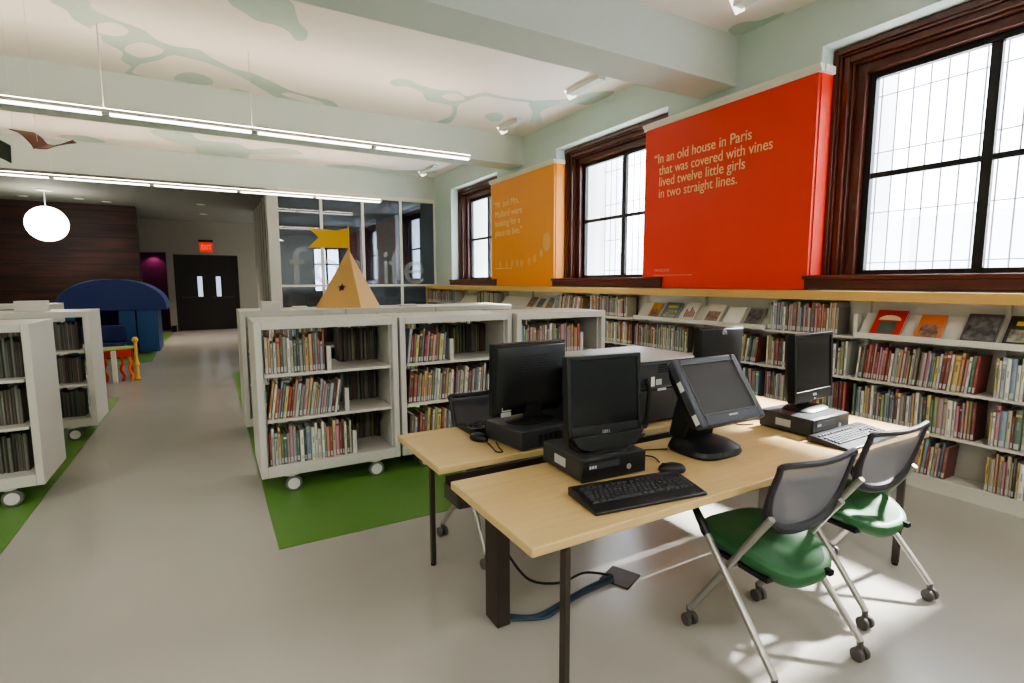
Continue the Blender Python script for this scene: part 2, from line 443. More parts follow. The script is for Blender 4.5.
loc(text('MADELINE', .045, frame_wall_right(4.515, 1.562), 'lettering', M['pinktext'], tr, .23))
loc(MB().box(4.4685, 4.4695, 3.96, 4.515, 1.518, 1.524).build('caption_line', M['pinktext'], tr))
M['paleoval'] = mat('pale oval', '#f2b465', .5)
OVALS = [(8.23, 1.745, .8), (8.0, 1.75, .8), (7.82, 1.757, .8), (7.645, 1.757, .8), (7.5, 1.75, .8), (7.27, 1.776, .8), (7.1, 1.81, .8), (6.91, 1.886, .8), (6.765, 2.05, 1.9)]
to, loc = wall_panel('wall_panel', 6.575, 8.572, M['orange'], 'orange wall panel with pale lettering beyond the red panel')
for body, y, z, wd in (('\u201cMr. and Mrs.', 8.47, 2.735, .88), ('Mallard were', 8.42, 2.565, .92), ('looking for a', 8.42, 2.41, .86), ('place to live.\u201d', 8.42, 2.245, .93)):
    loc(text(body, .16, frame_wall_right(y, z), 'lettering', M['paleorange'], to, wd))
loc(MB().box(4.4685, 4.4695, 7.82, 8.42, 1.675, 1.688).build('caption_line', M['paleorange'], to))

g = MB()      # plain pale ovals standing in for the printed picture
for yy, zz, s in OVALS:
    g.prism([(yy+.055*s*math.cos(q*PI/10), zz+.075*s*math.sin(q*PI/10)) for q in range(20)], 4.4688, 4.4699, 'x')
loc(g.build('printed_ovals', M['paleoval'], to))

# ------------------------------------------------------------------ glass partition, lobby
g = MB(); FW = .028
g.box(1.05, 1.25, YG-.05, YG+.2, 0, 3.24)
S(g, 'wall_partition_post', M['white'])
t = struct_root('wall_partition')
g = MB()
for x in (2.05, 2.88, 3.70): g.box(x-FW, x+FW, YG-.03, YG+.03, .02, 3.24)
g.box(4.46, 4.4999, YG-.03, YG+.03, 1.38, 3.24)
for z in (.02, 1.355, 3.19): g.box(1.25, 4.26 if z < 1.3 else 4.46, YG-.028, YG+.028, z, z+.045)
g.build('frame', M['moulding'], t)
for a, b in ((1.25, 2.022), (2.078, 2.852), (2.908, 3.672), (3.728, 4.46)):
    MB().box(a, b, YG-.004, YG+.004, 1.40, 3.19).build('pane', M['pglass'], t)
    MB().box(a, min(b, 4.25), YG-.004, YG+.004, .065, 1.355).build('pane', M['pglass'], t)
for ch, x, wd in (('f', 1.40, .34), ('o', 1.80, .58), ('r', 2.46, .3), ('l', 3.06, .08), ('i', 3.26, .09), ('f', 3.41, .32), ('e', 3.71, .47)):
    text(ch, 1.06, frame_front(x, YG-.0055, 1.42), 'lettering', M['frost'], t, wd)
# lobby: end wall with double door, niche, plank wall, slat screen
g = MB(); YD = 18.65
g.box(XL, -1.70, YD, YD+.2, 0, 3.27); g.box(-1.05, -.87, YD, YD+.2, 0, 3.27); g.box(-1.70, -1.05, YD, YD+.2, 2.33, 3.27)
g.box(-.87, .82, YD, YD+.2, 2.27, 3.27); g.box(.82, 3.05, YD, YD+.2, 0, 3.27)
g.box(3.05, 3.95, YD, YD+.2, 0, 1.1); g.box(3.05, 3.95, YD, YD+.2, 2.6, 3.27); g.box(3.95, XW, YD, YD+.2, 0, 3.27)
S(g, 'wall_back', M['lobby'])
S(MB().box(-1.0, 1.0, YD+.21, YD+.26, 0, 2.6), 'door_gap_blocker', M['doorw'])  # unseen board added to keep bright sky out of the door gaps
S(MB().box(-1.70, -1.05, YD+.5, YD+.55, 0, 2.33).box(-1.72, -1.70, YD+.2, YD+.55, 0, 2.33).box(-1.05, -1.03, YD+.2, YD+.55, 0, 2.33).box(-1.7, -1.05, YD+.2, YD+.55, 2.33, 2.36), 'wall_niche', mat('niche plum', '#5b2f4a', .6))
t = struct_root('window_7')
MB().box(3.05, 3.95, YD+.05, YD+.12, 1.1, 1.16).box(3.05, 3.95, YD+.05, YD+.12, 2.54, 2.6).box(3.05, 3.11, YD+.05, YD+.12, 1.16, 2.54).box(3.89, 3.95, YD+.05, YD+.12, 1.16, 2.54).box(3.47, 3.53, YD+.05, YD+.12, 1.16, 2.54).box(3.05, 3.95, YD+.06, YD+.11, 2.02, 2.07).build('sash', M['sash'], t)
MB().box(3.1, 3.9, YD+.08, YD+.085, 1.15, 2.55).build('pane', M['glass'], t)
t = struct_root('door_1', (0, 0, 0))
for k, (a, b) in enumerate(((-.83, -.027), (-.023, .78))):
    wx = (-.29, -.165) if k == 0 else (.20, .325)
    lf = MB()
    lf.box(a, wx[0], YD+.03, YD+.08, .01, 2.24); lf.box(wx[1], b, YD+.03, YD+.08, .01, 2.24)
    lf.box(wx[0], wx[1], YD+.03, YD+.08, .01, 1.02); lf.box(wx[0], wx[1], YD+.03, YD+.08, 1.63, 2.24)
    leaf = lf.build('door_leaf', M['doorw'], t)
    MB().box(wx[0], wx[1], YD+.05, YD+.055, 1.02, 1.63).build('vision_pane', emis('daylight glow pane', '#c9d2ea', 1.4), leaf)  # pane emits by itself, daylight painted as a glow
    MB().box(a+.12, b-.12, YD-.02, YD+.03, .98, 1.02).build('push_bar', M['black2'], leaf)
MB().box(-.87, -.83, YD-.01, YD+.1, 0, 2.27).box(.78, .82, YD-.01, YD+.1, 0, 2.27).box(-.83, .78, YD-.01, YD+.1, 2.24, 2.27).build('door_frame', M['doorw'], t)
t = thing('exit_sign', 'red lit exit sign above the dark double doors', 'sign', (-.01, YD-.03, 2.36))
MB().box(-.19, .19, -.03, .029, .29, .36).build('mounting_box', M['black'], t)
MB().box(-.17, .17, -.012, .012, 0, .29).build('sign_face', emis('exit panel', '#e0402c', .9), t)
text('EXIT', .2, frame_front(-.13, -.0135, .075), 'lettering', emis('exit letters', '#ff2a18', 2.4), t, .26)
S(MB().box(XL, -1.44, 15.8, 16.1, 0, 3.27), 'wall_planks', M['walnut'])
scr = thing('slat_screen', 'row of tall vertical slats behind the white post', 'slat screen', (1.12, 15, 0))
for k in range(7):
    MB().box(-.02, .02, -3.3+k*.6, -3.26+k*.6, 0, 3.262).build('slat', M['white'], scr)
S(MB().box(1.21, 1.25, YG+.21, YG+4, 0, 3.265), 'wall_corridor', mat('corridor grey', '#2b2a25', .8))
# downlights in the lobby ceiling, pink niche lamp, globe pendant
def downlight(x, y, label):
    t = thing('downlight', label, 'ceiling light', (x, y, 3.27), 0, 'lobby downlights')
    MB().lathe([(.07, -.012), (.09, -.012), (.09, -.0), (.07, -.0)], 20).build('trim_ring', M['fixture'], t)
    MB().lathe([(.001, -.006), (.068, -.006), (.068, -.001)], 20).build('lens', M['fixglow'], t)
def spot(x, y, z, e, col, size=1.6, blend=.6, r=.05):
    l = bpy.data.lights.new('spot', 'SPOT'); l.energy = e; l.color = col; l.spot_size = size; l.spot_blend = blend; l.shadow_soft_size = r
    o = bpy.data.objects.new('spot_lamp', l); COL.objects.link(o); o.location = (x, y, z); return o
for x, y, lb in ((-2.35, 14.9, 'small round downlight in front of the plank wall, beside the globe'), (-1.9, 15.15, 'small round downlight in front of the plank wall, right of its neighbour'),
                 (-3.3, 15.0, 'small round downlight above the plank wall, left of the globe'), (-.05, 14.6, 'small round downlight nearer the camera over the corridor'), (-.02, 16.6, 'small round downlight farther back, close to the double doors')):
    downlight(x, y, lb); spot(x, y, 3.24, 260 if x > -1 else 50, (1, .86, .7))
spot(-1.38, YD+.35, 2.3, 12, (1, .25, .6), 2.2)
t = thing('globe_pendant', 'glowing white globe lamp hanging in the dark lobby', 'lamp', (-2.71, 13.8, 3.27))
MB().lathe([(.13, 0), (.13, -.02), (.05, -.035), (.012, -.04)], 24).build('canopy', M['fixture'], t)
MB().tube([(0, 0, -.03), (0, 0, -.33)], .012, 8).build('stem', M['fixture'], t)
sp = MB(); sp.lathe([(max(.001, .34*math.sin(PI*k/16)), -.665-.34*math.cos(PI*k/16)) for k in range(17)], 28)
sp.build('globe', M['globe'], t, smooth=True)

# ------------------------------------------------------------------ linear pendants and small ceiling fixtures
M['uplight'] = emis('uplight', '#ffe9d0', 38)
def pendant(y, z, x1, seg, n, cables, label, cr):
    t = thing('linear_pendant', label, 'ceiling light', (x1, y, z), 0, 'linear pendant lights')
    MB().box(-n*seg, 0, -.03, .03, .0125, .045).build('housing', M['fixture'], t)
    MB().box(-n*seg+.02, -.02, -.024, .024, .0455, .05).build('uplight_lens', M['uplight'], t)
    for k in range(n):
        MB().box(-(k+1)*seg+.03, -k*seg-.03, -.022, .022, -.006, .012).build('lamp_tube', M['tubelight'], t)
    for k in range(1, n): MB().box(-k*seg-.03, -k*seg+.03, -.024, .024, -.004, .012).build('coupling', M['lbl_dim'], t)
    for cx in cables: MB().tube([(cx, 0, .051), (cx, 0, ZC-z)], cr, 6).build('cable', M['fixture'], t)
pendant(6.2, 2.975, 2.95, 1.226, 6, (-2.47, -3.69, -6.9), 'long linear pendant light nearest the camera, running across the room', .0045)
pendant(10.25, 2.97, 2.97, 1.22, 6, (-.6, -2.44, -4.88, -6.6), 'long linear pendant light farther back, in front of the glass wall', .0015)
def fixture(x, y0, y1, label):
    t = thing('ceiling_fixture', label, 'ceiling light', (x, y0, ZC), 0, 'small wall-wash ceiling fixtures')
    L = y1-y0
    MB().box(-.05, .05, 0, L, -.05, -.0).build('rail', M['sage_beam'], t)
    MB().prism([(-.09, 0), (.09, 0), (.09, -.05), (.0, -.10)], L, L+.02, 'y').build('end_reflector', M['fixglow'], t)
    MB().box(-.062, -.05, 0, L, -.055, 0).build('lit_edge', M['fixture'], t)
fixture(3.97, 4.9, 5.5, 'small ceiling fixture nearest the red panel')
fixture(3.98, 6.7, 7.25, 'small ceiling fixture beyond the first, above the orange panel')
fixture(4.05, 10.1, 10.9, 'small ceiling fixture farthest back, near the glass wall')
fixture(3.95, 2.5, 3.12, 'small ceiling fixture cut off by the top edge of the photo')
# ------------------------------------------------------------------ books
PAL = ['#d8d4c8', '#8e3a2e', '#c4562e', '#6d8a98', '#8fa4ac', '#5f7f66', '#93a05a', '#d9b84a', '#c98a3c', '#8a8070', '#b98a8e', '#e6e2d6', '#5a5654', '#7a6652', '#a8b6ba', '#b8402e', '#7d9bb0', '#dccfa8', '#9a9f96', '#c8788a', '#b5a68a', '#e0d8c0', '#c2b490', '#a04a3c', '#d0905a']
CNAME = dict(zip(PAL, ['off-white', 'brick red', 'rust orange', 'grey-blue', 'pale blue-grey', 'green', 'olive green', 'yellow', 'ochre', 'taupe', 'dusty pink', 'white', 'charcoal', 'brown', 'pale grey', 'red', 'light blue', 'cream', 'grey', 'pink', 'tan', 'ivory', 'beige', 'maroon', 'light orange']))
PALD = ['#5a4a3a', '#6a6a60', '#4a4440', '#7a7468', '#3c3a36', '#6e5848', '#858274', '#50564c']
def book_geo(mb, t, d, h, c, rng, x0=0.0, detail=True):
    """upright book: spine faces -y at y=0, thickness along +x from x0"""
    cc = hexc(c); g_ = sum(cc)/3; cc = tuple(g_+(q-g_)*.68 for q in cc); e = min(.0025, t*.18)
    mb.col = tuple(q*.55 for q in cc)  # side covers darkened, shade of the shelf gaps put into their colour
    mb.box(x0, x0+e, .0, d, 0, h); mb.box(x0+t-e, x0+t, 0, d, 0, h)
    k = .18*t; mb.col = cc
    mb.prism([(x0+e, .004), (x0+t-e, .004), (x0+t-e, .0), (x0+t*.75, -k*.6), (x0+t*.5, -k), (x0+t*.25, -k*.6), (x0+e, .0)], 0, h)
    mb.col = (.62, .58, .5) if detail else tuple(q*.8 for q in cc)
    mb.box(x0+e, x0+t-e, .004, d-.004, .003, h-.004)
    if detail:
        o = -k-.0006
        if t > .007:
            mb.col = (.52, .52, .5); mb.box(x0+t*.18, x0+t*.82, o, -k*.3, .012, .045)
        bright = sum(cc) > 1.2
        mb.col = tuple(q*.45 for q in cc) if bright else tuple(q*.6+.16 for q in cc)
        z0 = h*rng.uniform(.45, .55); mb.box(x0+t*.36, x0+t*.64, o, -k*.4, z0, z0+h*rng.uniform(.15, .32))
        if rng.random() < .35:
            mb.col = hexc(rng.choice(PAL)); mb.box(x0+t*.1, x0+t*.9, o+.0002, -k*.3, h*.84, h*.9)
STUFF = MB()
NBOOK = [0]
def book_row(org, rz, length, hmax, where, group, lean=0., tm=(.008, .02), hr=(.8, 1.), dm=(.15, .2), individual=True, pal=PAL, gap=.0012, seed=0, wide=0, plain=False):
    """books side by side from org towards local +x, spines facing local -y"""
    rng = random.Random(seed); x = 0.; i = 0
    Mx = Matrix.Translation(org) @ Matrix.Rotation(rz, 4, 'Z')
    last = None
    while True:
        t = rng.uniform(*tm)
        if rng.random() < .12: t *= 1.5
        a = lean + (rng.uniform(-.012, .02) if lean else 0)
        a = max(0, a)
        h = hmax*rng.uniform(*hr); d = rng.uniform(*dm)
        if h*math.cos(a)+t*math.sin(a) > hmax: h = (hmax-t*math.sin(a))/math.cos(a)
        if lean: a = lean
        step = t/math.cos(a)+gap+(.0 if not lean else .001)
        if x+step+(h*math.sin(a) if lean else 0) > length: break
        c = rng.choice(pal)
        while c == last: c = rng.choice(pal)
        last = c; y = rng.uniform(0, .018)
        L = Matrix.Translation((x+step, y, 0)) @ Matrix.Rotation(a, 4, 'Y')
        if individual:
            b = MB(); book_geo(b, t, d, h, c, rng, -t)
            o = b.build('book', M['book'], None, colors=True, fix=False)
            o.matrix_world = Mx @ L
            tag(o, '%s book, %s from left, %s' % (CNAME.get(c, 'dark'), ORD[i], where), 'book', group); NBOOK[0] += 1
        else:
            STUFF.M = Mx @ L; book_geo(STUFF, t, d, h, c, rng, -t, not plain)
        x += step; i += 1
    return x

# ------------------------------------------------------------------ rolling double-sided bookcases
def caster_white(parent, x, y):
    c = MB(); c.at((x, y, 0))
    c.box(-.04, .04, -.04, .04, .118, .13); c.box(-.02, .02, -.04, .03, .1135, .118)
    o = c.build('caster', M['casterw'], parent)
    w = MB(); w.lathe([(.022, -.02), (.049, -.02), (.056, -.014), (.056, .014), (.049, .02), (.022, .02)], 24, (x+.012, y-.01, .056), 'y')
    w.build('wheel', M['tyre'], o, smooth=True)
    h = MB(); h.lathe([(.04, -.023), (.04, .023)], 18, (x+.012, y-.01, .056), 'y'); h.build('wheel_hub', M['casterw'], o)
def bookcase(label, x, y, W=.96, rz=0, D=.6, group='white rolling bookcases'):
    t = thing('rolling_bookcase', label, 'bookcase', (x, y, 0), rz, group)
    Z0, Z1, P = .13, 1.19, .042
    for a in (0, W-P):
        MB().box(a, a+P, 0, D, Z0, Z1).build('side_panel', M['white'], t, bevel=.004)
    MB().box(P, W-P, .0, D, Z1-.052, Z1).build('top_panel', M['white'], t, bevel=.003)
    MB().box(P, W-P, .0, D, Z0, .205).build('bottom_panel', M['white'], t, bevel=.003)
    for z in (.505, .815):
        MB().box(P+.0125, W-P-.0125, .012, D-.012, z, z+.02).build('shelf', M['white'], t, bevel=.002)
    for sx in (P+.0002, W-P-.0122):
        for yy in (.05, D-.07): MB().box(sx, sx+.012, yy, yy+.02, .206, 1.137).build('shelf_track', M['lbl_dim'], t)
    for cx in (.19, W-.19):
        for cy in (.06, D-.05): caster_white(t, cx, cy)
    return t
SH = (.205, .525, .835)
def bookend(x, y, z, label, group='white bookends'):
    t = tag(MB().box(0, .003, .0205, .13, 0, .17).box(0, .028, .018, .0205, 0, .17).box(.003, .028, .0205, .13, 0, .002).build('bookend', M['white']), label, 'bookend', group)
    t.location = (x, y, z); return t
bookcase('white rolling bookcase at the aisle end of the front row', .235, 3.80)
bookcase('white rolling bookcase in the middle of the front row', 1.212, 3.80)
bookcase('white rolling bookcase at the window end of the front row, behind the monitors', 2.187, 3.74, .91, rad(-1.5))
for k, lb in enumerate(('white rolling bookcase in the second row, at the aisle end under the small sign block', 'white rolling bookcase in the second row, behind the middle front bookcase', 'white rolling bookcase in the second row, at the window end')):
    bookcase(lb, .222+k*.935, 5.30, .925)
bookcase('white rolling bookcase left of the aisle, nearest the camera', -1.97, 4.43)
bookcase('white rolling bookcase left of the aisle, second from the camera', -1.93, 6.08, .96)
bookcase('white rolling bookcase farthest back on the left, behind the small white box', -2.62, 8.3, .96)
FS = .022    # spine setback
def case_rows(x, y, W, name, rows, seed, rz=0, individual=True, back=True):
    t0 = Matrix.Translation((x, y, 0)) @ Matrix.Rotation(rz, 4, 'Z')
    for (z, frac, lean, sname) in rows:
        L = (W-.084)*frac
        o = t0 @ Vector((.058, FS, z))
        book_row(o, rz, L, .265, '%s shelf of the %s' % (sname, name), 'books on the %s shelf of the %s' % (sname, name), lean, (.011, .0235), (.78, 1.0), (.15, .2), individual and not (seed == 5 and z < .3), seed=seed*10+int(z*10))
        if frac < .9 and individual:
            p = t0 @ Vector((.058+L+.003, FS-.017, z+.0005))
            bookend(p.x, p.y, p.z, 'white bookend closing the %s shelf of the %s' % (sname, name))
    if back:
        rng = random.Random(seed)
        for z in SH:
            o = t0 @ Vector((W-.058, .6-FS, z)); 
            book_row(o, rz+PI, W*(.31 if z > .8 and seed == 3 else rng.uniform(.46, .56)), .262, '', '', 0, (.009, .02), (.85, 1), (.17, .21), False, PALD+['#8a8b5a', '#a0a040', '#7a2f28'], seed=seed*31+int(z*10), plain=True)
case_rows(.235, 3.80, .96, 'aisle-end front bookcase', [(SH[2], .45, 0, 'top'), (SH[1], .58, .14, 'middle'), (SH[0], .63, 0, 'bottom')], 3)
case_rows(1.212, 3.80, .96, 'middle front bookcase', [(SH[2], .40, .1, 'top'), (SH[1], .78, .08, 'middle'), (SH[0], .85, .06, 'bottom')], 5)
case_rows(2.187, 3.74, .91, 'window-end front bookcase', [(SH[2], .72, 0, 'top')], 8, rad(-1.5))
for k in range(3):
    case_rows(.222+k*.935, 5.30, .925, '', [(z, .8, 0, '') for z in SH], 20+k, individual=False)
for k, (x, y) in enumerate(((-1.97, 4.43), (-1.93, 6.08), (-2.62, 8.3))):
    rows = [(z, .93, 0, '') for z in SH] if k else [(SH[0], .93, 0, ''), (SH[1], .93, 0, '')]
    t0 = Matrix.Translation((x, y, 0))
    for (z, fr, ln, _) in rows:
        book_row(t0 @ Vector((.058, .12, z)), 0, .87*fr, .265, '', '', 0, (.009, .02), (.85, 1), (.15, .2), False, PALD+['#7a4a40', '#56685c'], seed=70+k*5+int(z*10), plain=True)
book_row(Vector((-1.215, 4.55, SH[2])), 0, .135, .265, '', '', 0, (.009, .02), (.85, 1), (.15, .2), False, PALD, seed=99, plain=True)

# ------------------------------------------------------------------ wall shelving under the windows
XS = 4.26
UP = [11.345, 10.5, 9.65, 8.8, 7.98, 7.15, 6.31, 5.47, 4.62, 3.77, 2.94, 2.19, 1.36, .5, -.36]
BAYN = ['tenth beyond it', '']
S(MB().box(4.265, 4.4995, -.4, 11.345, 0, .085), 'baseboard_right', M['shelf'])
t = thing('wooden_ledge', 'long maple ledge running along the top of the wall shelving', 'ledge', (4.26, 11.36, 1.30))
MB().box(0, .2395, -11.76, .0, 0, .073).build('top_board', M['maple_y'], t, bevel=.003)
MB().box(0.0, .235, -.03, -.0, -1.3, -.001).build('end_panel', M['maple_y'], t, bevel=.002)
disp_bays = {13: 'slope', 12: 'slope', 10: 'slope', 9: 'slope', 6: 'slope', 5: 'slope', 3: 'slope'}
ordb = lambda k: ORD[13-k]
for k in range(1, 15):
    y1, y0 = UP[k-1]-.001, UP[k]
    if k == 1: y1 -= .032
    name = 'bay %d' % k
    lab = 'white wall shelving bay just outside the right edge of the photo' if k == 14 else 'white wall shelving bay, %s from the camera end, %s' % (ORD[13-k], 'with face-out display books on top' if k in disp_bays else 'with upright books on its top shelf')
    t = thing('shelving_bay', lab, 'shelving', (4.26, y0, 0), 0, 'white wall shelving bays')
    W = y1-y0
    for a in (0, W-.012):
        MB().box(.19, .2245, a, a+.012, .101, 1.299).build('upright', M['shelf'], t)
    MB().box(.225, .238, .012, W-.012, .0855, 1.299).build('back_panel', M['shelf'], t)
    for z in ((.375, .685) if k in disp_bays else (.375, .685, 1.0)):
        MB().box(0.0, .1895, 0, W, z+.01, z+.028).build('shelf', M['shelf'], t, bevel=.002)
    MB().box(0.0, .1895, 0, W, .0855, .10).build('base_shelf', M['shelf'], t, bevel=.002)
    if k in disp_bays:
        MB().box(0.0, .02, 0, W, 1.022, 1.064).box(.02, .06, 0, W, 1.025, 1.035).prism([(.055, 1.036), (.06, 1.03), (.188, 1.20), (.183, 1.206)], 0, W, 'y').build('display_shelf', M['shelf'], t)
ROWZ = (.1005, .4035, .7135, 1.0285)
RZR = -PI/2
def wall_row(k, level, individual, lean=0, frac=1.0, start=0, seed=None):
    yl = UP[k-1]-.018-start-(.035 if k == 1 else 0); L = (UP[k-1]-UP[k]-.036-start)*frac
    rown = ('bottom', 'second', 'third', 'top')[level]
    bay = {13: 'wall bay cut by right photo edge', 12: 'wall bay behind the near chairs', 11: 'wall bay under red panel edge'}.get(k, '')
    ds = .5
    book_row(Vector((XS+.012, yl, ROWZ[level])), RZR, L, (.262, .27, .27, .255)[level], '%s row, %s' % (rown, bay), 'books on the %s row of the %s' % (rown, bay),
             lean, (.010, .024) if individual else (.009, .023), (.78, 1.), (.15, .19), individual, seed=seed or k*17+level*3)
for k in range(2, 15):
    levels = (0, 1, 2) if k in disp_bays else (0, 1, 2, 3)
    for lv in levels:
        ind = k in (12, 13)
        if k == 14: continue
        if k == 12: fr = {0: .82, 1: .95, 2: .97}[lv]
        elif k == 13: fr = .28
        else: fr = .97 if lv != 3 else .88
        ln = .0
        if k == 12 and lv in (2, 0): ln = .07
        if k == 10 and lv == 2: ln = .12
        if k == 7 and lv == 3: ln = .2
        wall_row(k, lv, ind, ln, fr)
for lv in (0, 1, 2, 3): wall_row(1, lv, False, 0, .97)
bookend_w = bookend(4.29, 2.22, 1.0285, 'white bookend at the right end of the upright books beneath the red panel'); bookend_w.rotation_euler = (0, 0, -PI/2)
tag(STUFF.build('books', M['book'], None, colors=True, fix=False), 'rows of smaller, farther books filling the remaining shelves', 'books', kind='stuff')

# face-out display books (leaning on the sloped displays)
def face_book(y, w, h, c, label, kind, back=None):
    t = thing('display_book', label, 'book', (4.283, y, 1.0447), 0, 'books facing out on the display shelves')
    a = math.atan2(.14, .185)
    T = Matrix.Rotation(a, 4, 'Y')
    def bd(mb, nm, m):
        o = mb.build(nm, m, t); o.data.transform(T); return o
    bd(MB().box(.0005, .012, -w/2+.003, w/2-.003, .002, h-.003), 'page_block', M['page'])
    bd(MB().box(-.0015, .0005, -w/2, w/2, 0, h).box(.012, .014, -w/2, w/2, 0, h), 'cover', c)
    f = MB(); x0, x1 = -.0025, -.0014
    if kind == 'arch':
        f.prism([(.075*math.cos(q*PI/8), h*.62+.045*math.sin(q*PI/8)) for q in range(9)], x0, x1, 'x'); bd(f, 'cover_picture', mat('cover cream', '#d8c6a6', .5))
        bd(MB().box(x0-.0008, x1-.0008, -.055, .055, .03, h*.58), 'cover_picture', mat('cover teal', '#46594f', .5))
    elif kind == 'photo':
        bd(MB().box(x0, x1, -w*.38, w*.36, h*.1, h*.62), 'cover_picture', mat('cover photo', '#8a6a5c', .5, noise=.7, nscale=30))
    elif kind == 'grey':
        bd(MB().box(x0, x1, -w*.45, w*.45, h*.12, h*.9), 'cover_picture', mat('cover grey photo', '#5f5c5c', .5, noise=.8, nscale=22))
    elif kind == 'title':
        bd(MB().box(x0, x1, -w*.3, w*.3, h*.68, h*.82), 'cover_title', mat('cover gold', '#d8b23c', .5))
        bd(MB().box(x0, x1, -w*.4, w*.4, h*.15, h*.55), 'cover_picture', mat('cover scene', '#8c8a7a', .5, noise=.6, nscale=25))
    elif kind == 'blocks':
        for q in range(5): f.box(x0, x1, -w*.4+q*w*.16, -w*.4+q*w*.16+w*.1, h*.2, h*(.5+.25*((q*7) % 3)/2))
        bd(f, 'cover_picture', mat('cover marks', '#7e2a26', .5))
    return t
K = lambda h: mat('book cover', h, .4)
face_book(2.0, .20, .235, K('#b92a1f'), 'red picture book with a cream arch, facing out on the display shelf', 'arch')
face_book(1.735, .15, .21, K('#d2702c'), 'orange book with a small photo, facing out beside the red arch book', 'photo')
face_book(1.455, .18, .235, K('#4b484b'), 'dark grey photo book facing out, right of the orange one', 'grey')
face_book(1.235, .19, .23, K('#2f2c2c'), 'black book with golden title facing out, cut by the right photo edge', 'title')
face_book(4.36, .13, .2, K('#b9862f'), 'small ochre book facing out, leftmost below the red panel', 'photo')
face_book(4.12, .22, .22, K('#5f6f74'), 'slate blue book with yellow title facing out below the red panel', 'title')
face_book(3.86, .17, .23, K('#d8d2c8'), 'white book with dark red marks facing out below the red panel', 'blocks')
face_book(3.56, .2, .22, K('#dcd6ca'), 'pale book with a dark picture facing out, right of the shelf joint', 'photo')
face_book(3.32, .19, .2, K('#e0dcd4'), 'plain white book facing out above the rear monitor', 'none')
face_book(3.1, .16, .2, K('#8f867a'), 'brownish grey book facing out beside the upright books', 'grey')
for q, (yy, hx, kd, lb) in enumerate(((6.98, '#6f5a52', 'photo', 'brown book facing out on the far display shelf, left end'), (6.72, '#b9b3a8', 'grey', 'light grey book facing out on the far display shelf'), (6.46, '#59646a', 'photo', 'blue-grey book facing out on the far display shelf'),
                         (6.1, '#8a4a40', 'photo', 'reddish book facing out on the far display shelf'), (5.85, '#c9c2b4', 'blocks', 'cream book with red marks facing out on the far display shelf'), (5.6, '#6a6e66', 'grey', 'green-grey book facing out on the far display shelf, right end'))):
    face_book(yy, .18, .21, K(hx), lb, kd)

# ------------------------------------------------------------------ things on top of the bookcases
t = thing('cardboard_pyramid', 'golden card pyramid with a star cut-out standing on the second-row bookcase', 'pyramid', (1.27, 5.62, 1.19))
A = Vector((0, 0, .60)); B = [Vector((-.335, .06, .0)), Vector((.06, -.2, 0)), Vector((.32, .02, 0)), Vector((-.05, .25, 0))]
def star(c, e1, e2, r):
    return [c+e1*(q*math.cos(PI/2+k*PI/5))+e2*(q*math.sin(PI/2+k*PI/5)) for k in range(10) for q in [r if k % 2 == 0 else r*.42]]
for k in range(4):
    p, q = B[k], B[(k+1) % 4]
    mb = MB(); ax = (q-p).normalized(); ctr = (p+q)/2; upv = (A-ctr).normalized(); nn = ax.cross(upv).normalized()
    if k == 0:
        st = star(ctr+upv*.21-ax*.0, ax, (upv-ax*upv.dot(ax)).normalized(), .05)
        outer = [p, q, A]
        # ring-fill between star and triangle
        ring = []
        for s_ in st:
            d = (s_-(ctr+upv*.21)); best = None
            for a, b in ((p, q), (q, A), (A, p)):
                e = b-a; n2 = e.cross(nn); den = d.dot(n2)
                if abs(den) > 1e-9:
                    tt = (a-(ctr+upv*.21)).dot(n2)/den
                    if tt > 0 and (best is None or tt < best): best = tt
            ring.append(ctr+upv*.21+d*best)
        vs = [tuple(v) for v in st+ring]; fs = [(i, (i+1) % 10, 10+(i+1) % 10, 10+i) for i in range(10)]
        # triangle corners
        def side(v):
            for idx, (a, b) in enumerate(((p, q), (q, A), (A, p))):
                if ((v-a).cross(b-a)).length < 1e-4*max(1, (b-a).length): return idx
            return 0
        sd = [side(v) for v in ring]; cor = [q, A, p]
        for i in range(10):
            j = (i+1) % 10
            if sd[i] != sd[j]:
                cset = {(0, 1): q, (1, 0): q, (1, 2): A, (2, 1): A, (2, 0): p, (0, 2): p}[(sd[i], sd[j])]
                vs.append(tuple(cset)); fs.append((10+i, 10+j, len(vs)-1))
        mb.add(vs, fs)
    else: mb.add([tuple(p), tuple(q), tuple(A)], [(0, 1, 2)])
    o = mb.build('side_face', M['gold'], t)
    so = o.modifiers.new('Card', 'SOLIDIFY'); so.thickness = .006
t2 = thing('pennant_flag', 'yellow swallow-tailed flag on top of the golden pyramid', 'flag', (1.275, 5.62, 1.77))
MB().tube([(0, 0, .0), (0, 0, .245)], .008, 8).build('pole', M['gold2'], t2)
fl = MB(); pl = [(-.40, .02), (-.008, .03), (-.008, .215), (-.02, .225), (-.12, .2), (-.385, .215), (-.29, .125)]
fl.prism(pl, -.004, .004, 'y'); fl.build('flag', M['gold2'], t2)
tag(MB().box(.405, .57, 5.33, 5.42, 1.19, 1.275).box(.40, .575, 5.32, 5.34, 1.19, 1.2).build('sign_holder', M['white'], bevel=.004), 'small white sign block on the second-row bookcase near the aisle', 'sign')
tag(MB().box(.70, .83, 5.5, 5.62, 1.19, 1.215).build('book', M['page'], bevel=.003), 'small pale book lying flat left of the golden pyramid', 'book')
tag(MB().box(1.78, 1.95, 5.5, 5.62, 1.19, 1.21).build('book', M['lbl_dim'], bevel=.003), 'grey book lying flat right of the golden pyramid', 'book')
tag(MB().box(-1.525, -1.30, 6.3, 6.42, 1.19, 1.285).build('display_box', M['white'], bevel=.004), 'small white box standing on the left bookcase', 'box')
